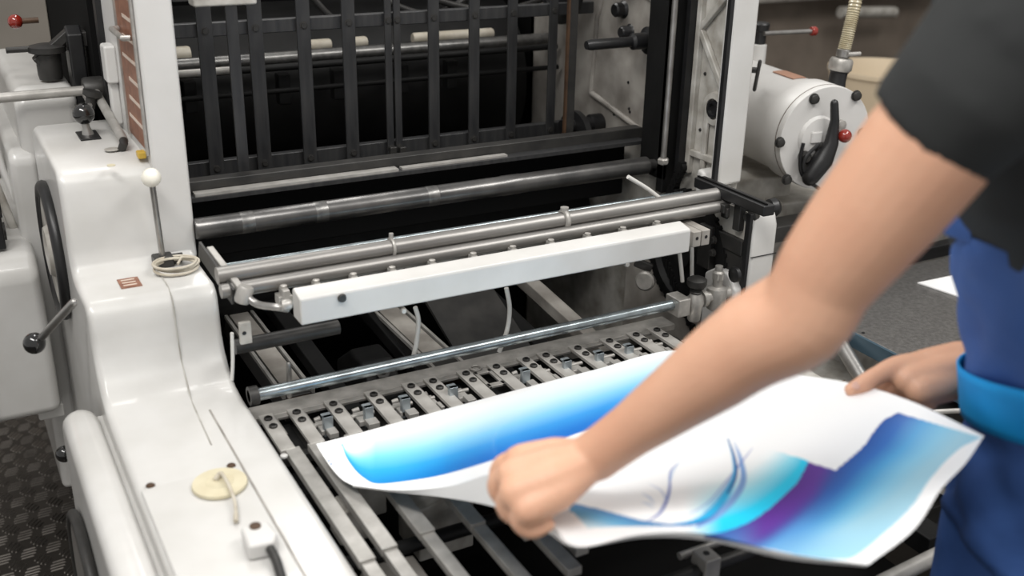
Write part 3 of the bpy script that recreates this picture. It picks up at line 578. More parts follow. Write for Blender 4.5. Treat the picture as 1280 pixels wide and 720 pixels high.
# ------------------------------------------------------------------ suction pump
PC = Vector((1.768, 1.75, 1.056)); PR = .119
def ip(p): return PC+Matrix.Rotation(math.radians(9), 3, 'Z')@(Vector(p)-PC)
pump = thing('suction_pump', 'white cylindrical pump with bolted round cover and hose fitting beside the press', 'pump', (PC.x, PC.y, 0))
body = build('pump_body', MB().lathe([(PR*.98, -.012), (PR, -.006), (PR, .05), (PR*.94, .06), (PR*.94, .56), (PR*.9, .58)], PC, (0, 1, 0), 64), 'white2', pump)
cap = build('end_cover', MB().lathe([(PR*.99, .020), (PR, .014), (PR, .002), (PR*.985, 0)], PC-Vector((0, .012, 0)), (0, -1, 0), 64), 'white2', pump, bevel=.002)
build('cover_gasket', MB().lathe([(PR*1.003, 0), (PR*1.003, .0018)], PC-Vector((0, .013, 0)), (0, -1, 0), 64), 'rust', pump)
yf = PC.y-.0325
for px, py in ((1022, 124), (1068, 118), (983, 180), (990, 226), (1074, 164)):
    p = at(px, py, 'Y', yf); bolt(cap, (p.x, yf, p.z), (0, -1, 0), .010, .010, 'iron', 'cover_bolt')
hub = build('cover_hub', MB().lathe([(.050, 0), (.045, .008), (.02, .012)], (at(1025, 172, 'Y', yf)), (0, -1, 0), 32), 'white2', cap)
p = at(1050, 155, 'Y', yf); build('grey_button', MB().lathe([(.012, 0), (.012, .008), (.009, .010)], p, (0, -1, 0), 20), 'plate', cap)
yl = yf-.03
L = [at(x, y, 'Y', yl) for x, y in ((1048, 129), (1048, 150), (1044, 178), (1034, 200), (1020, 222))]
lev = build('pump_lever', MB().tube([L[0], L[1], L[2], L[3], L[4]], [.009, .010, .016, .024, .020], 14, rnd=True), 'black', pump, label='black curved pump lever')
build('red_knob', MB().ball(at(1060, 169, 'Y', yl-.012), .0155, 20), 'red', lev, label='dark red ball knob')
for c, r in (((1012, 197), .014), ((1028, 184), .013), ((1020, 205), .012)):
    p = at(*c, 'Y', yf-.01); build('linkage_pivot', MB().lathe([(r, -.01), (r, .008), (r*.6, .010), (r*.6, .016)], p, (-.3, -1, 0), 16), 'iron', lev)
for k, P in enumerate((((1012, 180), (1008, 200), (1010, 220), (1022, 230)), ((1030, 180), (1016, 196), (1012, 212), (1020, 226)), ((1034, 205), (1022, 215), (1018, 226), (1030, 236)))):
    build('linkage_wire', MB().tube(spline([at(x, y, 'Y', yf-.02-.006*k) for x, y in P], 6), .0042, 8), 'black', lev)
p = at(1023, 172, 'Y', yf-.006); build('hub_block', MB().box(p.x-.014, p.x+.014, p.y-.01, p.y+.01, p.z-.012, p.z+.014), 'white2', cap, bevel=.003)
build('pin_wire', MB().tube([at(1011, 170, 'Y', yf-.006), at(1011, 190, 'Y', yf-.006)], .0022, 8), 'black', cap)
# fitting on top
fb = at(1040, 92, 'Y', PC.y+.06); fb.z = PC.z+PR*.9-.005; ax = Vector((.10, 0, 1)).normalized(); fb.x = at(1039, 90, 'Y', fb.y).x
ft = build('hose_fitting', MB().lathe([(.022, -.01), (.020, .004), (.020, .026), (.022, .028), (.022, .03)], fb, ax, 24), 'black', pump)
build('fitting_nut', MB().lathe([(.024, .030), (.027, .034), (.027, .052), (.024, .058), (.012, .060)], fb, ax, 28), 'plate', ft)
build('hose_clamp', MB().lathe([(.0125, .060), (.0155, .062), (.0155, .078), (.013, .080)], fb, ax, 24), 'steel', ft)
build('clamp_screw', MB().cyl(fb+ax*.07+Vector((.0, -.016, 0)), fb+ax*.07+Vector((.034, -.016, .0)), .005, 12), 'plate', ft)
for px, py, sx, sy in ((953, 54, .022, .03), (1012, 84, .026, .03)):
    p = at(px, py, 'Z', PC.z+PR*.94); n = 1
    a = Vector((p.x-sx, p.y-.035, 0)); 
    def zz(x): return PC.z+math.sqrt(max((PR*.94)**2-(x-PC.x)**2, 0))+.001
    xs = [PC.x-.045+k*.012 if px < 1000 else PC.x-.02+k*.012 for k in range(4)]; y0 = PC.y+.30 if px < 1000 else PC.y+.09
    build('name_plate', MB().loft([[Vector((x, y0, zz(x))), Vector((x, y0+.085, zz(x))), Vector((x, y0+.085, zz(x)+.002)), Vector((x, y0, zz(x)+.002))] for x in xs]), 'tag', pump)
p = ip(at(940, 88, 'Y', PC.y+.15))
th = build('t_handle', MB().tube([p+Vector((-.05, .0, .005)), p+Vector((.01, 0, 0))], .007, 12), 'iron', pump)
build('t_bar', MB().tube([ip(at(950, 77, 'Y', PC.y+.13)), ip(at(943, 112, 'Y', PC.y+.13))], .0045, 10, rnd=True), 'iron', th)
kp = ip(at(951, 36, 'Y', PC.y+.38))
kn = build('pump_valve', MB().lathe([(.016, -.06), (.016, 0), (.017, .004), (.021, .006), (.023, .022), (.020, .026), (.008, .028)], kp-Vector((0, 0, .01)), (0, 0, 1), 24), 'black', pump)
build('valve_stem', MB().lathe([(.020, -.09), (.020, -.03), (.016, -.028)], kp-Vector((0, 0, .01)), (0, 0, 1), 20), 'white2', pump)
a, b = ip(at(955, 42, 'Y', PC.y+.36)), ip(at(1016, 39, 'Y', PC.y+.36))
pr_ = build('pump_handle', MB().tube([a, b], .006, 12), 'steel', pump); build('red_knob', MB().tube([b-Vector((.006, 0, 0)), b+Vector((.010, 0, 0))], .0125, 16, rnd=False), 'red', pr_, bevel=.004)
build('pump_bracket', MB().box(PC.x-.26, PC.x+.02, PC.y+.1, PC.y+.3, .86, .93).box(PC.x-.05, PC.x+.14, PC.y+.05, PC.y+.4, .0, .88), 'cream', pump, bevel=.006)
pump.rotation_euler.z = math.radians(-9); fb = Vector((PC.x, PC.y, fb.z))+Matrix.Rotation(math.radians(-9), 3, 'Z')@Vector((fb.x-PC.x, fb.y-PC.y, 0))
hz_ = [fb+ax*.062, fb+ax*.12+Vector((.004, 0, 0)), fb+ax*.2+Vector((.016, .01, 0)), fb+ax*.42+Vector((.03, .03, 0))]
hp_ = spline(hz_, 28); hr = [(.0135 if k % 2 else .0155) for k in range(len(hp_))]
tag(build('ribbed_hose', MB().tube(hp_, hr, 16), 'hose'), 'yellowed clear ribbed hose rising from the pump fitting', 'hose')
# black hand knob beside the foot and grey beam
kb = Vector((1.466, 1.60, .965)); k_ = build('round_knob', MB().lathe([(.008, 0), (.008, .035), (.018, .037), (.020, .050), (.016, .057)], kb, (1, -.15, 0), 24), 'black', press)
gbm = thing('support_frame', 'dark metal support beam and legs between press foot and grey table', 'frame', (1.8, 1.75, 0))
build('top_beam', MB().box(1.50, 2.45, 1.70, 1.76, .83, .868), 'iron', gbm, bevel=.003)
build('lower_beam', MB().box(1.50, 2.4, 1.70, 1.73, .70, .735), 'black', gbm, bevel=.003)
build('cover_panel', MB().box(1.52, 2.4, 1.765, 1.775, .35, .83), 'cream', gbm)
build('leg', MB().box(1.50, 1.53, 1.70, 1.76, 0, .83), 'black', gbm, bevel=.003); build('leg', MB().box(2.37, 2.4, 1.70, 1.76, 0, .83), 'black', gbm, bevel=.003)
# ------------------------------------------------------------------ side table
zt = .72
A = at(1047, 404, 'Z', zt); B = at(1137, 447, 'Z', zt)
st = thing('side_table', 'brushed grey metal side table with a steel-blue edge right of the press', 'table', (2.0, 1.4, 0))
build('table_top', MB().box(A.x, 2.75, .95, 1.66, zt-.012, zt), 'table', st, bevel=.002)
build('edge_strip', MB().box(A.x-.006, A.x+.002, .95, 1.66, zt-.034, zt-.001), 'bedge', st, bevel=.001)
for y in (1.30, 1.42, 1.54): bolt(st, (A.x+.012, y, zt), (0, 0, 1), .003, .002, 'black', 'screw')
build('under_panel', MB().box(A.x-.14, A.x+.06, 1.0, 1.60, .58, .60).box(A.x-.17, A.x-.15, 1.2, 1.5, .40, .64), 'cream', st, bevel=.002)
build('table_strut', MB().tube([at(1040, 412, 'X', A.x-.02), at(1080, 478, 'X', A.x-.05), at(1100, 520, 'X', A.x-.07)], .016, 16), 'steel', st)
build('brown_panel', MB().box(A.x-.12, A.x+.0, 1.30, 1.44, .6005, .603), mat('brown_board', (.22, .14, .07), .6), st)
for x, y in ((A.x+.03, .98), (2.7, .98), (A.x+.03, 1.63), (2.7, 1.63)): build('leg', MB().box(x-.02, x+.02, y-.02, y+.02, 0, zt-.012), 'iron', st, bevel=.003)
c0, c1, c2 = at(1147, 353, 'Z', zt+.004), at(1182, 364, 'Z', zt+.002), at(1182, 345, 'Z', zt+.001)
tag(build('paper_sheet', MB().prism([(c0.x, c0.y), *[tuple(at(x, y, 'Z', zt+.002))[:2] for x, y in ((1225, 380), (1225, 338))]], zt+.001, zt+.004, 2), 'paper'), 'white paper sheet lying on the grey side table behind the blue overalls', 'paper')
# ------------------------------------------------------------------ background right
bc = at(1085, 100, 'Y', 2.7); Rb = (at(1135, 85, 'Y', 2.7)-at(1050, 85, 'Y', 2.7)).length*.52+.03
bz_ = at(1090, 76, 'Y', 2.7).z; 
bc.x += .07; bz_ -= .045
bu = thing('plastic_bucket', 'cream plastic bucket behind the white pump', 'bucket', (bc.x+.08, 2.75, bz_-.30))
o_ = Vector((bc.x+.08, 2.75, bz_-.30))
build('bucket_body', MB().lathe([(Rb*.82, 0), (Rb, .28), (Rb*1.03, .285), (Rb*1.03, .30), (Rb*.97, .30), (Rb*.94, .27), (Rb*.78, .01)], o_, (0, 0, 1), 48), 'bucket', bu)
bt = thing('metal_cabinet', 'brown grey metal cabinet holding the cream bucket behind the pump', 'cabinet', (2.9, 2.85, 0))
build('cabinet_body', MB().box(2.3, 3.6, 2.45, 3.15, 0, bz_-.30), 'brown', bt, bevel=.01)
build('door_panel', MB().box(2.34, 2.9, 2.435, 2.45, .05, bz_-.36), 'brown', bt, bevel=.004); build('door_panel', MB().box(2.95, 3.56, 2.435, 2.45, .05, bz_-.36), 'brown', bt, bevel=.004)
bg = thing('background_machine', 'blurred brown grey machine behind the pump and cream bucket', 'machine', (3.6, 4.6, 0))
build('machine_body', MB().box(1.9, 5.4, 4.4, 5.4, 0, .95), 'brown', bg, bevel=.03)
build('machine_bed', MB().box(1.9, 5.4, 4.2, 4.9, .95, 1.02), 'dirty', bg, bevel=.01)
build('machine_head', MB().box(1.9, 4.6, 4.7, 5.4, 1.02, 1.6), 'brown', bg, bevel=.03)
for x, w, m in ((2.5, .25, 'dirty'), (3.3, .12, 'cream'), (3.55, .1, 'dirty'), (3.9, .2, 'brown'), (4.3, .15, 'cream')):
    build('machine_column', MB().box(x-w/2, x+w/2, 4.45, 4.68, 1.02, 1.30+w), m, bg, bevel=.02)
for x in (3.15, 3.75, 4.1): build('machine_roller', MB().cyl((x, 4.3, 1.12), (x+.3, 4.35, 1.12), .05, 20), 'cream', bg)
p = at(1068, 14, 'Y', 4.2); build('pale_handle', MB().cyl(p-Vector((.1, 0, 0)), p+Vector((.3, 0, -.02)), .03, 16), 'cream', bg)

# ------------------------------------------------------------------ small things on the left frame
lz = .8035
dc = at(275, 607, 'Z', lz)
ds = thing('felt_disc', 'round beige disc lying on the white frame lid', 'disc', (dc.x, dc.y, lz))
build('disc_plate', MB().lathe([(.0375, .0005), (.039, .002), (.038, .006), (.02, .0075), (.018, .006)], (dc.x, dc.y, lz), (0, 0, 1), 40), 'disc', ds)
build('wire_stub', MB().tube(spline([(dc.x-.004, dc.y+.008, lz+.007), (dc.x+.006, dc.y+.004, lz+.014), tuple(at(293, 625, 'Z', lz+.01)), tuple(at(295, 652, 'Z', lz+.006))], 6), [.004]*6+[.0025]*10+[.0035]*3, 8), 'cable', ds)
jp = at(325, 676, 'Z', lz+.012)
jb = thing('junction_box', 'small white switch box with a grey cable on the frame lid', 'switch box', (jp.x, jp.y, lz))
build('box_body', MB().prism([(jp.x-.021, jp.y-.022), (jp.x+.012, jp.y-.026), (jp.x+.022, jp.y-.01), (jp.x+.018, jp.y+.024), (jp.x-.018, jp.y+.026)], lz+.0003, lz+.024, 2), 'white2', jb, bevel=.005, seg=3)
build('box_screw', MB().lathe([(.0075, 0), (.0075, .002), (.005, .002)], at(319, 658, 'Z', lz+.024), (0, 0, 1), 16), 'rust', jb)
build('box_cable', MB().tube(spline([(jp.x+.006, jp.y-.022, lz+.014), tuple(at(345, 700, 'Z', lz+.012)), tuple(at(352, 722, 'Z', lz+.008)), tuple(at(368, 770, 'Z', lz+.008))], 6), .0062, 12), 'iron', jb)
# beige cable coil on the ledge
cc_ = at(221, 339, 'Z', .957); pts = []
for k in range(150):
    a = k*.17; r = .034+.0035*math.sin(a*.37)+.0018*math.sin(a*1.7)
    pts.append((cc_.x+r*math.cos(a)*1.05, cc_.y+r*math.sin(a)*.75, .9605+.003*(k/38)+.0015*math.sin(a*.9)+.003*(1+math.sin(a))))
pts += [(pts[-1][0]-.02, pts[-1][1]+.012, .975), (pts[-1][0]-.03, pts[-1][1]+.0, .968)]
tag(build('cable_coil', MB().tube(pts, .0024, 8), 'cable'), 'loose coil of thin beige cable on the ledge at the tall lever', 'cable')

# ------------------------------------------------------------------ the printed sheet
def cr(P, u):                                 # Catmull-Rom on an array (n,k) at parameters u in 0..n-1
    P = np.asarray(P, float); n = len(P); i = np.clip(u.astype(int), 0, n-2); t = (u-i)[:, None]
    Q = np.vstack([2*P[0]-P[1], P, 2*P[-1]-P[-2]]); a, b, c, d = Q[i], Q[i+1], Q[i+2], Q[i+3]
    return .5*(2*b+(c-a)*t+(2*a-5*b+4*c-d)*t*t+(3*b-a-3*c+d)*t**3)
far = [(395,555,1.68),(450,541,1.71),(540,516,1.76),(640,489,1.81),(740,463,1.85),(845,438,1.88),(955,462,1.66),(1060,478,1.44),(1140,502,1.33),(1230,545,1.22)]
near = [(441,607,1.60),(497,613,1.55),(560,608,1.46),(632,592,1.26),(688,652,1.17),(722,683,1.12),(800,668,1.13),(880,667,1.13),(980,691,1.11),(1085,706,1.09)]
mid = {9: [(1207,579),(1176,612),(1142,662)], 8: [(1122,560),(1085,612),(1032,660)], 0: [(404,570),(415,586),(427,599)]}
G = []
for j in range(5):
    v = j/4; row = []
    for i in range(10):
        x = far[i][0]*(1-v)+near[i][0]*v; y = far[i][1]*(1-v)+near[i][1]*v; t = 1/((1-v)/far[i][2]+v/near[i][2])
        if i in mid and 0 < j < 4: x, y = mid[i][j-1]
        sag = .012*math.sin(math.pi*v)*(1 if i < 6 else .4); P = dp(x, y, t)
        row.append(tuple(P))
    G.append(row)
drop = [(0, 2), (0, 3), (-4, 14), (-6, 44), (-3, 14), (0, 1), (3, 4), (2, 8), (0, 7), (-4, 2)]
G.append([tuple(dp(near[i][0]+drop[i][0], near[i][1]+drop[i][1], near[i][2]+.004+.0008*drop[i][1])) for i in range(10)])
G = np.array(G); NU, NV, ND = 760, 250, 20
u = np.linspace(0, 9, NU); v = np.concatenate([np.linspace(0, 4, NV), np.linspace(4, 5, ND+1)[1:]])
A1 = np.stack([cr(G[j], u) for j in range(6)])                                   # 6 x NU x 3
Pm = cr(A1[:5].reshape(5, -1), v[:NV]).reshape(NV, NU, 3)
tt = (v[NV:]-4)[:, None, None]; Pd = A1[4][None]*(1-tt)+A1[5][None]*tt
P3 = np.concatenate([Pm, Pd]); NR = len(P3); V = P3.reshape(-1, 3)
rel = V-np.array(CAM); zc = rel@np.array(FW); PX = 640+F*(rel@np.array(RT))/zc; PY = 360-F*(rel@np.array(UP))/zc
def lin(c): c = np.array(c)/255.; return np.where(c < .04045, c/12.92, ((c+.055)/1.055)**2.4)
def ramp(d, stops):
    xs = [s[0] for s in stops]; cs = np.array([lin(s[1]) for s in stops]); return np.stack([np.interp(d, xs, cs[:, k]) for k in range(3)], 1)
def dens(pts): q_ = spline([(a_, b_, 0) for a_, b_ in pts], 10); return [(p_[0], p_[1]) for p_ in q_]
def interp(x, pts): return np.interp(x, [p[0] for p in pts], [p[1] for p in pts])
def sst(x, a, b): t = np.clip((x-a)/(b-a), 0, 1); return t*t*(3-2*t)
colr = np.tile(lin((250, 251, 252)), (len(V), 1))
def put(mask, c): 
    m = mask[:, None]; colr[:] = colr*(1-m)+c*m
# band across the left half: crisp lower edge, fading to white away from the viewer
Lc = [(428, 558), (433, 572), (443, 587), (455, 598), (470, 605), (500, 603), (545, 596), (590, 584), (640, 568), (700, 550), (760, 528), (830, 500), (900, 465), (960, 430)]
Ly = interp(PX, dens(Lc)); thick = interp(PX, [(428, 4), (470, 58), (560, 72), (700, 78), (850, 62), (960, 40)])
ty = np.maximum(Ly-thick, 0)
d = (Ly-PY)/thick
cb = ramp(d, [(0, (8, 104, 196)), (.12, (14, 118, 208)), (.3, (50, 152, 226)), (.5, (130, 202, 243)), (.72, (205, 236, 250)), (1, (250, 251, 252))])
cyn = ramp(d, [(0, (0, 140, 215)), (.3, (40, 175, 232)), (.6, (120, 215, 245)), (1, (235, 248, 253))])
lf_ = sst(PX, 620, 450)[:, None]; cb = cb*(1-lf_)+cyn*lf_
put(((PY < Ly) & (d < 1.15) & (PX > 427+np.clip(PY-556, 0, 60)*.0)).astype(float)*sst(Ly-PY, 0, 1.2)*(PX < 955)*(vmask := np.repeat(v < 3.98, NU)), cb)
# right panel
S = [(516, 1123), (525, 1105), (540, 1092), (560, 1077), (588, 1045), (610, 1025), (640, 990), (668, 940), (690, 900)]
Sx = interp(PY, dens(S))
outer = interp(PX, dens([(880, 672), (960, 686), (1010, 696), (1045, 699), (1068, 696), (1100, 671), (1137, 636), (1167, 593), (1198, 562), (1224, 548)]))
topm = interp(PX, [(1123, 516), (1224, 546)])
dd = ((PX-Sx)*.62+(PY-560)*.25)
cr_ = ramp((PX-Sx)/np.maximum(100-(PY-520)*.08, 30), [(0, (14, 78, 162)), (.25, (26, 104, 188)), (.55, (66, 162, 220)), (.85, (125, 198, 232)), (1.15, (160, 210, 230))])
cr2 = ramp((PY-PX*0-(588+(1045-PX)*.38))/95, [(0, (72, 62, 150)), (.25, (50, 90, 170)), (.6, (84, 150, 210)), (1, (140, 200, 232))])
w_l = sst(PX, 1075, 985)[:, None]; cpn = cr_*(1-w_l)+cr2*w_l
cut = interp(PX, [(780, 510), (960, 563), (1008, 577), (1045, 588)])
inP = (PY < outer) & (PX < 1226) & np.where(PX > 1123, PY > topm, np.where(PX > 1045, PX > Sx, (PY > cut) & (PX > 880)))
cyo = interp(PX, dens([(825, 664), (883, 668), (927, 657), (960, 637), (993, 607), (1003, 592), (1010, 578)]))
beyond = (PX > 1010) | (PY > cyo)
put((inP & beyond).astype(float), cpn)
# purple wedge
cc2 = np.array([tuple(p) for p in spline([(x, y, 0) for x, y in ((860, 671), (883, 668), (927, 657), (960, 637), (993, 607), (1003, 592), (1010, 578), (1016, 560), (1020, 540))], 6)])
dp_ = np.full(len(V), 99.); ix = np.nonzero((PX > 840) & (PX < 1080) & (PY > 560))[0]; dp_[ix] = np.hypot(PX[ix][:, None]-cc2[:, 0], PY[ix][:, None]-cc2[:, 1]).min(1)
pc = ramp(np.clip(dp_/40, 0, 1), [(0, (86, 28, 140)), (.45, (92, 44, 150)), (.8, (70, 66, 158)), (1, (50, 90, 170))])
pm = sst(dp_, 42, 22)*sst(PX, 905, 960)
put((inP & beyond)*pm, pc)
# cyan crescent with white glow
dc_ = (cyo-PY)/np.maximum(1, 1+0*PX); m = (PX > 855) & (PX < 1010) & (PY < cyo) & (PY > cut-2)
cy = ramp(np.clip(dc_/78, 0, 1), [(0, (0, 200, 240)), (.22, (0, 208, 244)), (.24, (60, 205, 240)), (.5, (150, 228, 247)), (.85, (244, 251, 253)), (1, (250, 251, 252))])
put(m*sst(PX, 850, 905), cy)
# fine swooshes
def stroke(pts, c, soft=1.0, alpha=1.0):
    sp = [Vector((x, y, w)) for x, y, w in pts]; sp = spline(sp, 14); sp = np.array([tuple(p) for p in sp])
    bbm = (PX > sp[:, 0].min()-8) & (PX < sp[:, 0].max()+8) & (PY > sp[:, 1].min()-8) & (PY < sp[:, 1].max()+8) & vmask
    ix = np.nonzero(bbm)[0]
    if not len(ix): return
    D = np.hypot(PX[ix][:, None]-sp[None, :, 0], PY[ix][:, None]-sp[None, :, 1])-sp[None, :, 2]*.5
    k = np.clip(.5-D.min(1)/soft, 0, 1)*alpha; colr[ix] = colr[ix]*(1-k[:, None])+lin(c)*k[:, None]
stroke([(918, 553, 1), (926, 575, 5), (929, 600, 8), (918, 622, 9), (895, 645, 8), (872, 658, 4)], (120, 160, 215), 1.6)
stroke([(940, 561, 1), (925, 580, 2), (905, 605, 2), (885, 628, 2), (858, 645, 1)], (90, 110, 190), 1.2)
stroke([(925, 580, 1), (918, 592, 3), (900, 618, 3), (880, 640, 2)], (90, 130, 205), 1.2, .6)
stroke([(910, 549, 1.5), (917, 572, 4), (918, 596, 6), (905, 622, 10), (888, 641, 9), (868, 652, 6), (838, 656, 2)], (12, 172, 225), 1.5)
stroke([(910, 549, 1.5), (918, 572, 3), (920, 594, 3.5), (910, 616, 3)], (20, 60, 140), 1.2)
stroke([(905, 628, 1), (890, 646, 2), (866, 655, 3), (836, 656, 1)], (20, 80, 170), 1.2)
stroke([(846, 580, .6), (838, 590, 2), (837, 610, 3), (833, 626, 4), (824, 642, 3), (810, 651, 1)], (60, 90, 180), 1.3)
stroke([(812, 605, .5), (826, 613, 1.5), (833, 625, 2)], (150, 170, 215), 1.2)
stroke([(803, 617, .5), (812, 622, 2), (818, 630, 1)], (170, 190, 225), 1.2); stroke([(802, 628, .5), (810, 630, 2), (816, 634, 1)], (180, 198, 228), 1.2)
stroke([(850, 577, .5), (842, 588, 1.5), (838, 600, 1.5)], (140, 180, 220), 1.4)
# corner patch right of the fist
tp = interp(PX, [(712, 628), (740, 634), (800, 650), (860, 658), (905, 664)]); bt_ = interp(PX, [(716, 640), (735, 660), (780, 658), (850, 658), (905, 664)])
pcol = ramp((PY-tp)/24, [(0, (70, 130, 190)), (.5, (110, 180, 220)), (1, (200, 228, 242))])
put(((PY > tp) & (PY < bt_) & (PX > 712) & (PX < 900)).astype(float)*sst(PX, 900, 830), pcol)
for x, y in ((411, 576), (414, 580)): put((np.hypot(PX-x, PY-y) < 1.8).astype(float)*.6, lin((90, 130, 180)))
sc0 = P3[0, 0].copy(); me = bpy.data.meshes.new('printed_sheet')
idx = np.arange(NR*NU).reshape(NR, NU); q = np.stack([idx[:-1, :-1], idx[:-1, 1:], idx[1:, 1:], idx[1:, :-1]], -1).reshape(-1, 4)
nq = len(q); c0_ = V.mean(0); c0_[2] = V[:, 2].min()
me.vertices.add(len(V)); me.vertices.foreach_set('co', (V-c0_).astype(np.float32).ravel())
me.loops.add(nq*4); me.loops.foreach_set('vertex_index', q[:, ::-1].ravel().astype(np.int32)); me.polygons.add(nq)
me.polygons.foreach_set('loop_start', (np.arange(nq)*4).astype(np.int32)); me.polygons.foreach_set('loop_total', np.full(nq, 4, np.int32)); me.update(calc_edges=True); me.validate()
ca = me.color_attributes.new('print', 'FLOAT_COLOR', 'POINT'); ca.data.foreach_set('color', np.hstack([np.clip(colr, 0, 1), np.ones((len(V), 1))]).astype(np.float32).ravel())
pmn = mat('printed_paper', (.85, .85, .85), .42, coat=.12); nt = pmn.node_tree; an = nt.nodes.new('ShaderNodeVertexColor'); an.layer_name = 'print'
hs = nt.nodes.new('ShaderNodeMix'); hs.data_type = 'RGBA'; hs.blend_type = 'MULTIPLY'; hs.inputs[0].default_value = 1; hs.inputs[7].default_value = (.98, .98, .98, 1)
nt.links.new(an.outputs[0], hs.inputs[6]); nt.links.new(hs.outputs[2], nt.nodes['Principled BSDF'].inputs['Base Color'])
me.materials.append(pmn); me.shade_smooth()
so = bpy.data.objects.new('printed_sheet', me); COL.objects.link(so); so.location = c0_
tag(so, 'large printed paper sheet with blue waves and swirls held over the delivery grid', 'paper sheet')

# ------------------------------------------------------------------ the person
person = thing('person', 'person in charcoal t-shirt and blue overalls bending over the sheet, holding it with both hands', 'person', (1.08, .62, 0))
SL, SR = dp(1275, 40, .91), dp(1335, 20, 1.25)
EL, WL = dp(1000, 385, 1.05), dp(741, 572, 1.18)
ER, WR = dp(1345, 405, 1.47), dp(1200, 460, 1.42)
MC = (SL+SR)/2
def lerp(a, b, t): return a*(1-t)+b*t
bdy = MB()
# torso and neck (hidden under the clothes), hips
T = [(Vector((1.18, .62, .88)), .11, .155), (Vector((1.168, .615, 1.0)), .105, .15), (Vector((1.115, .62, 1.12)), .10, .135), (Vector((1.045, .635, 1.27)), .10, .14), (Vector((1.02, .655, 1.38)), .09, .13), (MC+Vector((.02, 0, .01)), .07, .13)]
def ell(c, a, b, n=28, yaw=0, tilt=0, ph=None):
    return [c+Vector((math.cos(t)*a*math.cos(yaw)-math.sin(t)*b*math.sin(yaw), math.cos(t)*a*math.sin(yaw)+math.sin(t)*b*math.cos(yaw), -math.cos(t)*a*tilt)) for t in [2*math.pi*k/n for k in range(n)]]
bdy.loft([ell(c, a, b, tilt=.0 if c.z < 1.1 else .35) for c, a, b in T])
HC = MC+Vector((-.05, .01, .235)); bdy.tube([MC+Vector((.01, 0, -.02)), MC+Vector((-.015, 0, .08)), HC+Vector((.02, 0, -.05))], [.07, .056, .055], 18)
# head facing -X and down
fd = Vector((-.86, .10, -.50)).normalized(); hu = (Vector((0, 0, 1))-fd*fd.z).normalized(); hs_ = fd.cross(hu)
hv = []
for a in range(13):
    th = math.pi*a/12; ring_ = []
    for k in range(24):
        ph = 2*math.pi*k/24; X_, Y_, Z_ = math.sin(th)*math.cos(ph), math.sin(th)*math.sin(ph), math.cos(th)
        w = 1 if Z_ > -.1 else 1+.28*(Z_+.1); f_ = .098*X_*(1 if X_ < 0 else .95)
        ring_.append(HC+fd*f_*(w if X_ < 0 else 1)+hs_*Y_*.076*w+hu*Z_*.115)
    if a in (0, 12): ring_ = [HC+hu*Z_*.115+Vector((1e-4*math.cos(k), 1e-4*math.sin(k), 0)) for k in range(24)]
    hv.append(ring_)
bdy.loft(hv)
bdy.tube([HC+fd*.088+hu*.012, HC+fd*.112-hu*.022, HC+fd*.092-hu*.03], [.009, .014, .012], 10, rnd=True)      # nose
bdy.tube([HC+fd*.088-hu*.075-hs_*.01, HC+fd*.088-hu*.075+hs_*.01], .020, 12, rnd=True)                        # chin
bdy.tube([HC+fd*.085+hu*.03-hs_*.035, HC+fd*.092+hu*.032, HC+fd*.085+hu*.03+hs_*.035], .010, 10, rnd=True)    # brow
for s in (-1, 1): bdy.tube([HC+hs_*s*.076+hu*.022, HC+hs_*s*.084-hu*.0, HC+hs_*s*.076-hu*.028], [.010, .013, .008], 10, rnd=True)   # ears
# arms
def arm(S, E_, W_, bulge):
    d1, d2 = (E_-S), (W_-E_)
    pts = [S, lerp(S, E_, .25), lerp(S, E_, .55), lerp(S, E_, .85), E_+bulge*.012, lerp(E_, W_, .22), lerp(E_, W_, .45), lerp(E_, W_, .7), lerp(E_, W_, .9), W_]
    bdy.tube([pts[0], *spline(pts[1:-1], 4), pts[-1]], np.interp(np.linspace(0, 9, 31), range(10), [.058, .060, .0555, .0485, .0475, .0475, .0435, .036, .0300, .0285]).tolist(), 24, rnd=True)
arm(SL, EL, WL, UP*-1); arm(SR, ER, WR, Vector((0, .5, -.5)))
bdy.tube([lerp(EL, WL, .02)+UP*.010, lerp(EL, WL, .22)+UP*.014, lerp(EL, WL, .5)+UP*.006], [.036, .038, .03], 18, rnd=True)
bdy.tube([EL-UP*.022+RT*.018, EL-UP*.026+RT*.004], [.026, .028], 16, rnd=True)
# left hand: fist closing on the near edge of the sheet
def fing(P, R): bdy.tube(spline([dp(*p) for p in P], 5), np.interp(np.linspace(0, len(P)-1, (len(P)-1)*5+1), range(len(P)), R).tolist(), 14, rnd=True)
pw = WL
rows = [((735, 567, 1.185), .031), ((712, 577, 1.178), .036), ((690, 590, 1.17), .038), ((668, 600, 1.168), .037)]
for (p, r) in rows[:0]: pass
for (a, b, r) in (((738, 562, 1.19), (650, 575, 1.205), .0185), ((738, 570, 1.175), (642, 594, 1.175), .0205), ((740, 580, 1.165), (646, 616, 1.155), .021), ((742, 590, 1.165), (660, 636, 1.145), .019)):
    bdy.tube([lerp(dp(*a), WL, .45), lerp(dp(*a), dp(*b), .5), dp(*b)], [r*.85, r*1.1, r], 16, rnd=True)
bdy.tube([dp(735, 573, 1.185), dp(694, 598, 1.18), dp(666, 610, 1.175)], [.027, .033, .028], 16, rnd=True)
fing([(652, 572, 1.205), (628, 580, 1.215), (622, 600, 1.22), (640, 615, 1.215), (665, 620, 1.205)], [.0118, .0112, .0102, .0095, .0085])
fing([(644, 592, 1.18), (624, 598, 1.185), (622, 616, 1.19), (640, 630, 1.195), (662, 633, 1.19)], [.0125, .0118, .0105, .0098, .0088])
fing([(647, 616, 1.155), (632, 624, 1.16), (634, 640, 1.165), (652, 650, 1.17), (674, 650, 1.17)], [.0122, .0116, .0103, .0096, .0085])
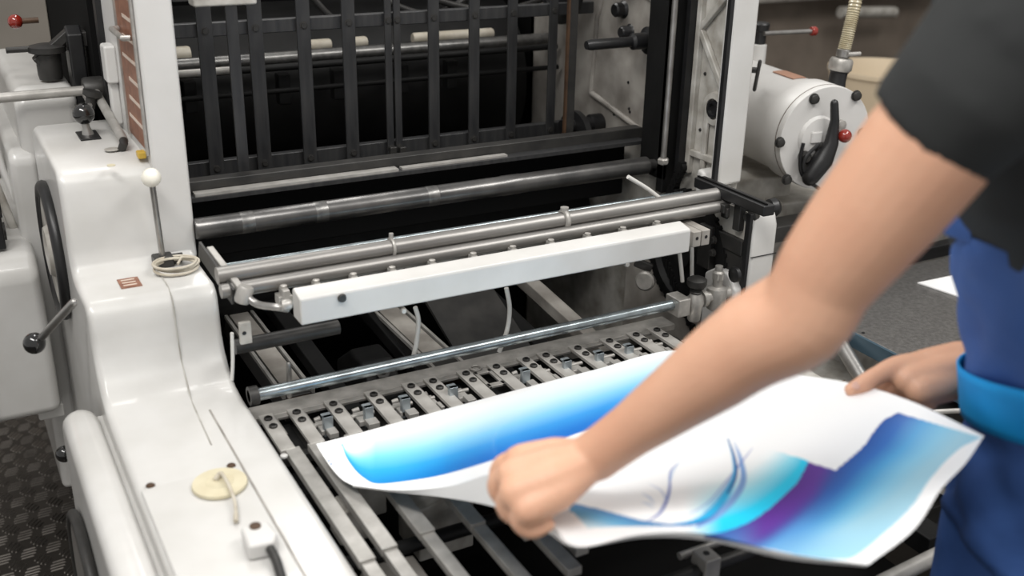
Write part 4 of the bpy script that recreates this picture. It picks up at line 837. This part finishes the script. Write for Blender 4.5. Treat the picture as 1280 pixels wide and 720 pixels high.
fing([(660, 638, 1.145), (648, 648, 1.147), (654, 660, 1.15), (668, 664, 1.152), (686, 656, 1.155)], [.0108, .0102, .0092, .0086, .0078])
fing([(720, 572, 1.20), (690, 575, 1.225), (665, 588, 1.235), (650, 600, 1.235)], [.017, .0150, .0125, .0105])      # thumb on the far side
# right hand pinching the right edge: thumb on top, fingers beneath
tw_ = 1.40
for (a, b, r) in (((1200, 445, 1.42), (1128, 462, 1.42), .019), ((1200, 458, 1.41), (1135, 475, 1.40), .021), ((1202, 470, 1.41), (1150, 487, 1.39), .021), ((1204, 478, 1.41), (1158, 492, 1.40), .018)):
    bdy.tube([dp(*a), lerp(dp(*a), dp(*b), .5), dp(*b)], [r*1.1, r*1.1, r], 16, rnd=True)
fing([(1172, 460, 1.415), (1128, 458, 1.41), (1098, 469, 1.40), (1078, 481, 1.395), (1064, 487, 1.395)], [.022, .0165, .0130, .0125, .0095])
fing([(1130, 466, 1.43), (1105, 480, 1.44), (1085, 490, 1.44), (1068, 496, 1.44)], [.0125, .0115, .0105, .009])
fing([(1138, 476, 1.42), (1118, 492, 1.43), (1105, 504, 1.43), (1092, 512, 1.43)], [.0130, .012, .0108, .009])
fing([(1150, 487, 1.40), (1146, 503, 1.41), (1136, 514, 1.425), (1122, 520, 1.43)], [.0130, .0122, .011, .009])
fing([(1160, 490, 1.395), (1162, 502, 1.395), (1154, 512, 1.41), (1142, 519, 1.42)], [.0115, .0108, .0098, .008])
body = build('body', bdy, 'skin', person, remesh=.0032, smi=5)
for s in (-1, 1):
    e_ = build('eye', MB().ball(HC+fd*.083+hs_*s*.032+hu*.012, .0125, 16), 'eye', body); build('iris', MB().ball(HC+fd*.0925+hs_*s*.032+hu*.010, .0055, 12), 'iris', body)
    build('eyebrow', MB().tube([HC+fd*.092+hs_*s*.018+hu*.036, HC+fd*.088+hs_*s*.048+hu*.034], .004, 8, rnd=True), 'hair', body)
build('mouth', MB().tube([HC+fd*.089-hu*.052-hs_*.022, HC+fd*.099-hu*.050, HC+fd*.089-hu*.052+hs_*.022], [.003, .006, .003], 10, rnd=True), 'lip', body)
n_ = dp(1070, 482, 1.386); build('thumb_nail', MB().lathe([(.0055, 0), (.0055, .0012), (.003, .0018)], n_, -FW+UP*.6, 14), 'nail', body)
hr = MB(); hr_r = []
for a in range(9):
    th = math.pi*.62*a/8; ring_ = []
    for k in range(28):
        ph = 2*math.pi*k/28; thk = th*(1 if math.cos(ph) < .25 else .62); X_, Y_, Z_ = math.sin(thk)*math.cos(ph), math.sin(thk)*math.sin(ph), math.cos(thk)
        ring_.append(HC+fd*(.098*X_*1.08)+hs_*Y_*.084+hu*(Z_*.124+.003))
    hr_r.append(ring_)
hr.loft(hr_r); build('hair', hr, 'hair', person)
# t-shirt: torso and sleeves, one garment
ts = MB()
ts.loft([ell(c, a*1.14+.012, b*1.08+.012, tilt=0 if c.z < 1.1 else .35) for c, a, b in [(lerp(T[2][0], T[1][0], .5), .103, .145), T[2], T[3], T[4], T[5]]])
ts.tube([MC+Vector((.02, 0, -.04)), MC+Vector((.0, 0, .025))], [.12, .075], 24)
ts.tube([lerp(MC, SL, .2), SL+Vector((.0, .0, -.005))], [.10, .070], 24, rnd=True); ts.tube([lerp(MC, SR, .2), SR], [.11, .078], 24, rnd=True)
hl = dp(1164, 168, .965)
ts.tube([lerp(MC, SL, .8)-Vector((0, 0, .01)), SL, lerp(SL, EL, .2), hl], [.082, .077, .072, .0655], 28)
ts.tube([lerp(MC, SR, .8), SR, lerp(SR, ER, .25), lerp(SR, ER, .55)], [.088, .080, .073, .070], 28)
build('tshirt', ts, 'tee', person, remesh=.006, smi=3)
# overalls: legs and seat, bib that is high in front and low at the sides, cyan band
ov = MB()
rings = []
def ovr(z, n=40, extra=.022):
    zs = [t[0].z for t in T]; cx = np.interp(z, zs, [t[0].x for t in T]); cy = np.interp(z, zs, [t[0].y for t in T]); a = np.interp(z, zs, [t[1] for t in T])+extra; b = np.interp(z, zs, [t[2] for t in T])+extra
    return cx, cy, a, b
N = 56
def topz(th):        # height of the upper hem by angle, pi = front (-X)
    f = .5-.5*math.cos(th); return 1.115+.125*max(0, min(1, (f-.40)/.55))
grid = []
for j in range(26):
    s = j/25; ring_ = []
    for k in range(N):
        th = 2*math.pi*k/N; z = .84+(topz(th)-.84)*s; cx, cy, a, b = ovr(z, extra=.024+.006*math.sin(6*th+z*40)*(1-s*.6)+.003*math.sin(11*th-z*70))
        tl = 0 if z < 1.1 else .35*min(1, (z-1.1)/.15)
        ring_.append(Vector((cx+math.cos(th)*a, cy+math.sin(th)*b, z-math.cos(th)*a*tl)))
    grid.append(ring_)
ov.loft(grid, caps=False)
build('overalls_bib', ov, 'blue', person, solid=.004)
lg = MB()
lg.loft([ell(Vector((1.18, .62, .86)), .116, .172), ell(Vector((1.178, .62, .95)), .120, .172), ell(Vector((1.168, .62, 1.02)), .124, .168)])
for s, fx_ in ((-1, 1.12), (1, 1.22)):
    y = .62+s*.10
    P = [(1.185, y, .92), (1.185, y, .80), (lerp(Vector((1.185, 0, 0)), Vector((fx_, 0, 0)), .5).x-.03, y, .50), (fx_, y+s*.02, .25), (fx_, y+s*.02, .10)]
    lg.tube(spline(P, 6), np.interp(np.linspace(0, 4, 25), range(5), [.095, .094, .078, .072, .075]).tolist(), 24)
build('overalls_trousers', lg, 'blue', person, remesh=.008, smi=3)
# wide bright band at the waist
bd = MB(); grid = []
for j in range(7):
    ring_ = []
    for k in range(N):
        th = 2*math.pi*k/N; z = 1.052+.0125*j; cx, cy, a, b = ovr(z-.03*math.sin(th)-.008, extra=.031)
        ring_.append(Vector((cx+math.cos(th)*a, cy+math.sin(th)*b, z-.30*math.sin(th)*b-.008)))
    grid.append(ring_)
bd.loft(grid, caps=False); build('waist_band', bd, 'cyan', person, solid=.003, label='bright blue waist band')
# straps over the shoulders
for s in (-1, 1):
    P = [(.945, .64+s*.07, 1.27), tuple(MC+Vector((-.06, s*.06, -.10))), tuple(MC+Vector((.015, s*.06, .07))), tuple(MC+Vector((.08, s*.06, .05))), (1.14, .66+s*.05, 1.36), (1.22, .63+s*.04, 1.15)]
    sp = spline(P, 6); sb_ = MB(); sb_.loft([[p+Vector((0, -.019, 0)), p+Vector((0, .019, 0)), p+Vector((-.003, .019, .004)), p+Vector((-.003, -.019, .004))] for p in sp]); build('shoulder_strap', sb_, 'blue', person)
for s, fx_ in ((-1, 1.12), (1, 1.22)):
    y = .62+s*.12; bo = MB(); bo.tube([(fx_+.03, y, .045), (fx_-.04, y, .045), (fx_-.13, y, .038)], [.042, .042, .036], 20, rnd=True).tube([(fx_, y, .05), (fx_, y, .14)], .045, 20)
    build('boot', bo, 'black', person, remesh=.006)
# drop the boots' underside onto the tread plate
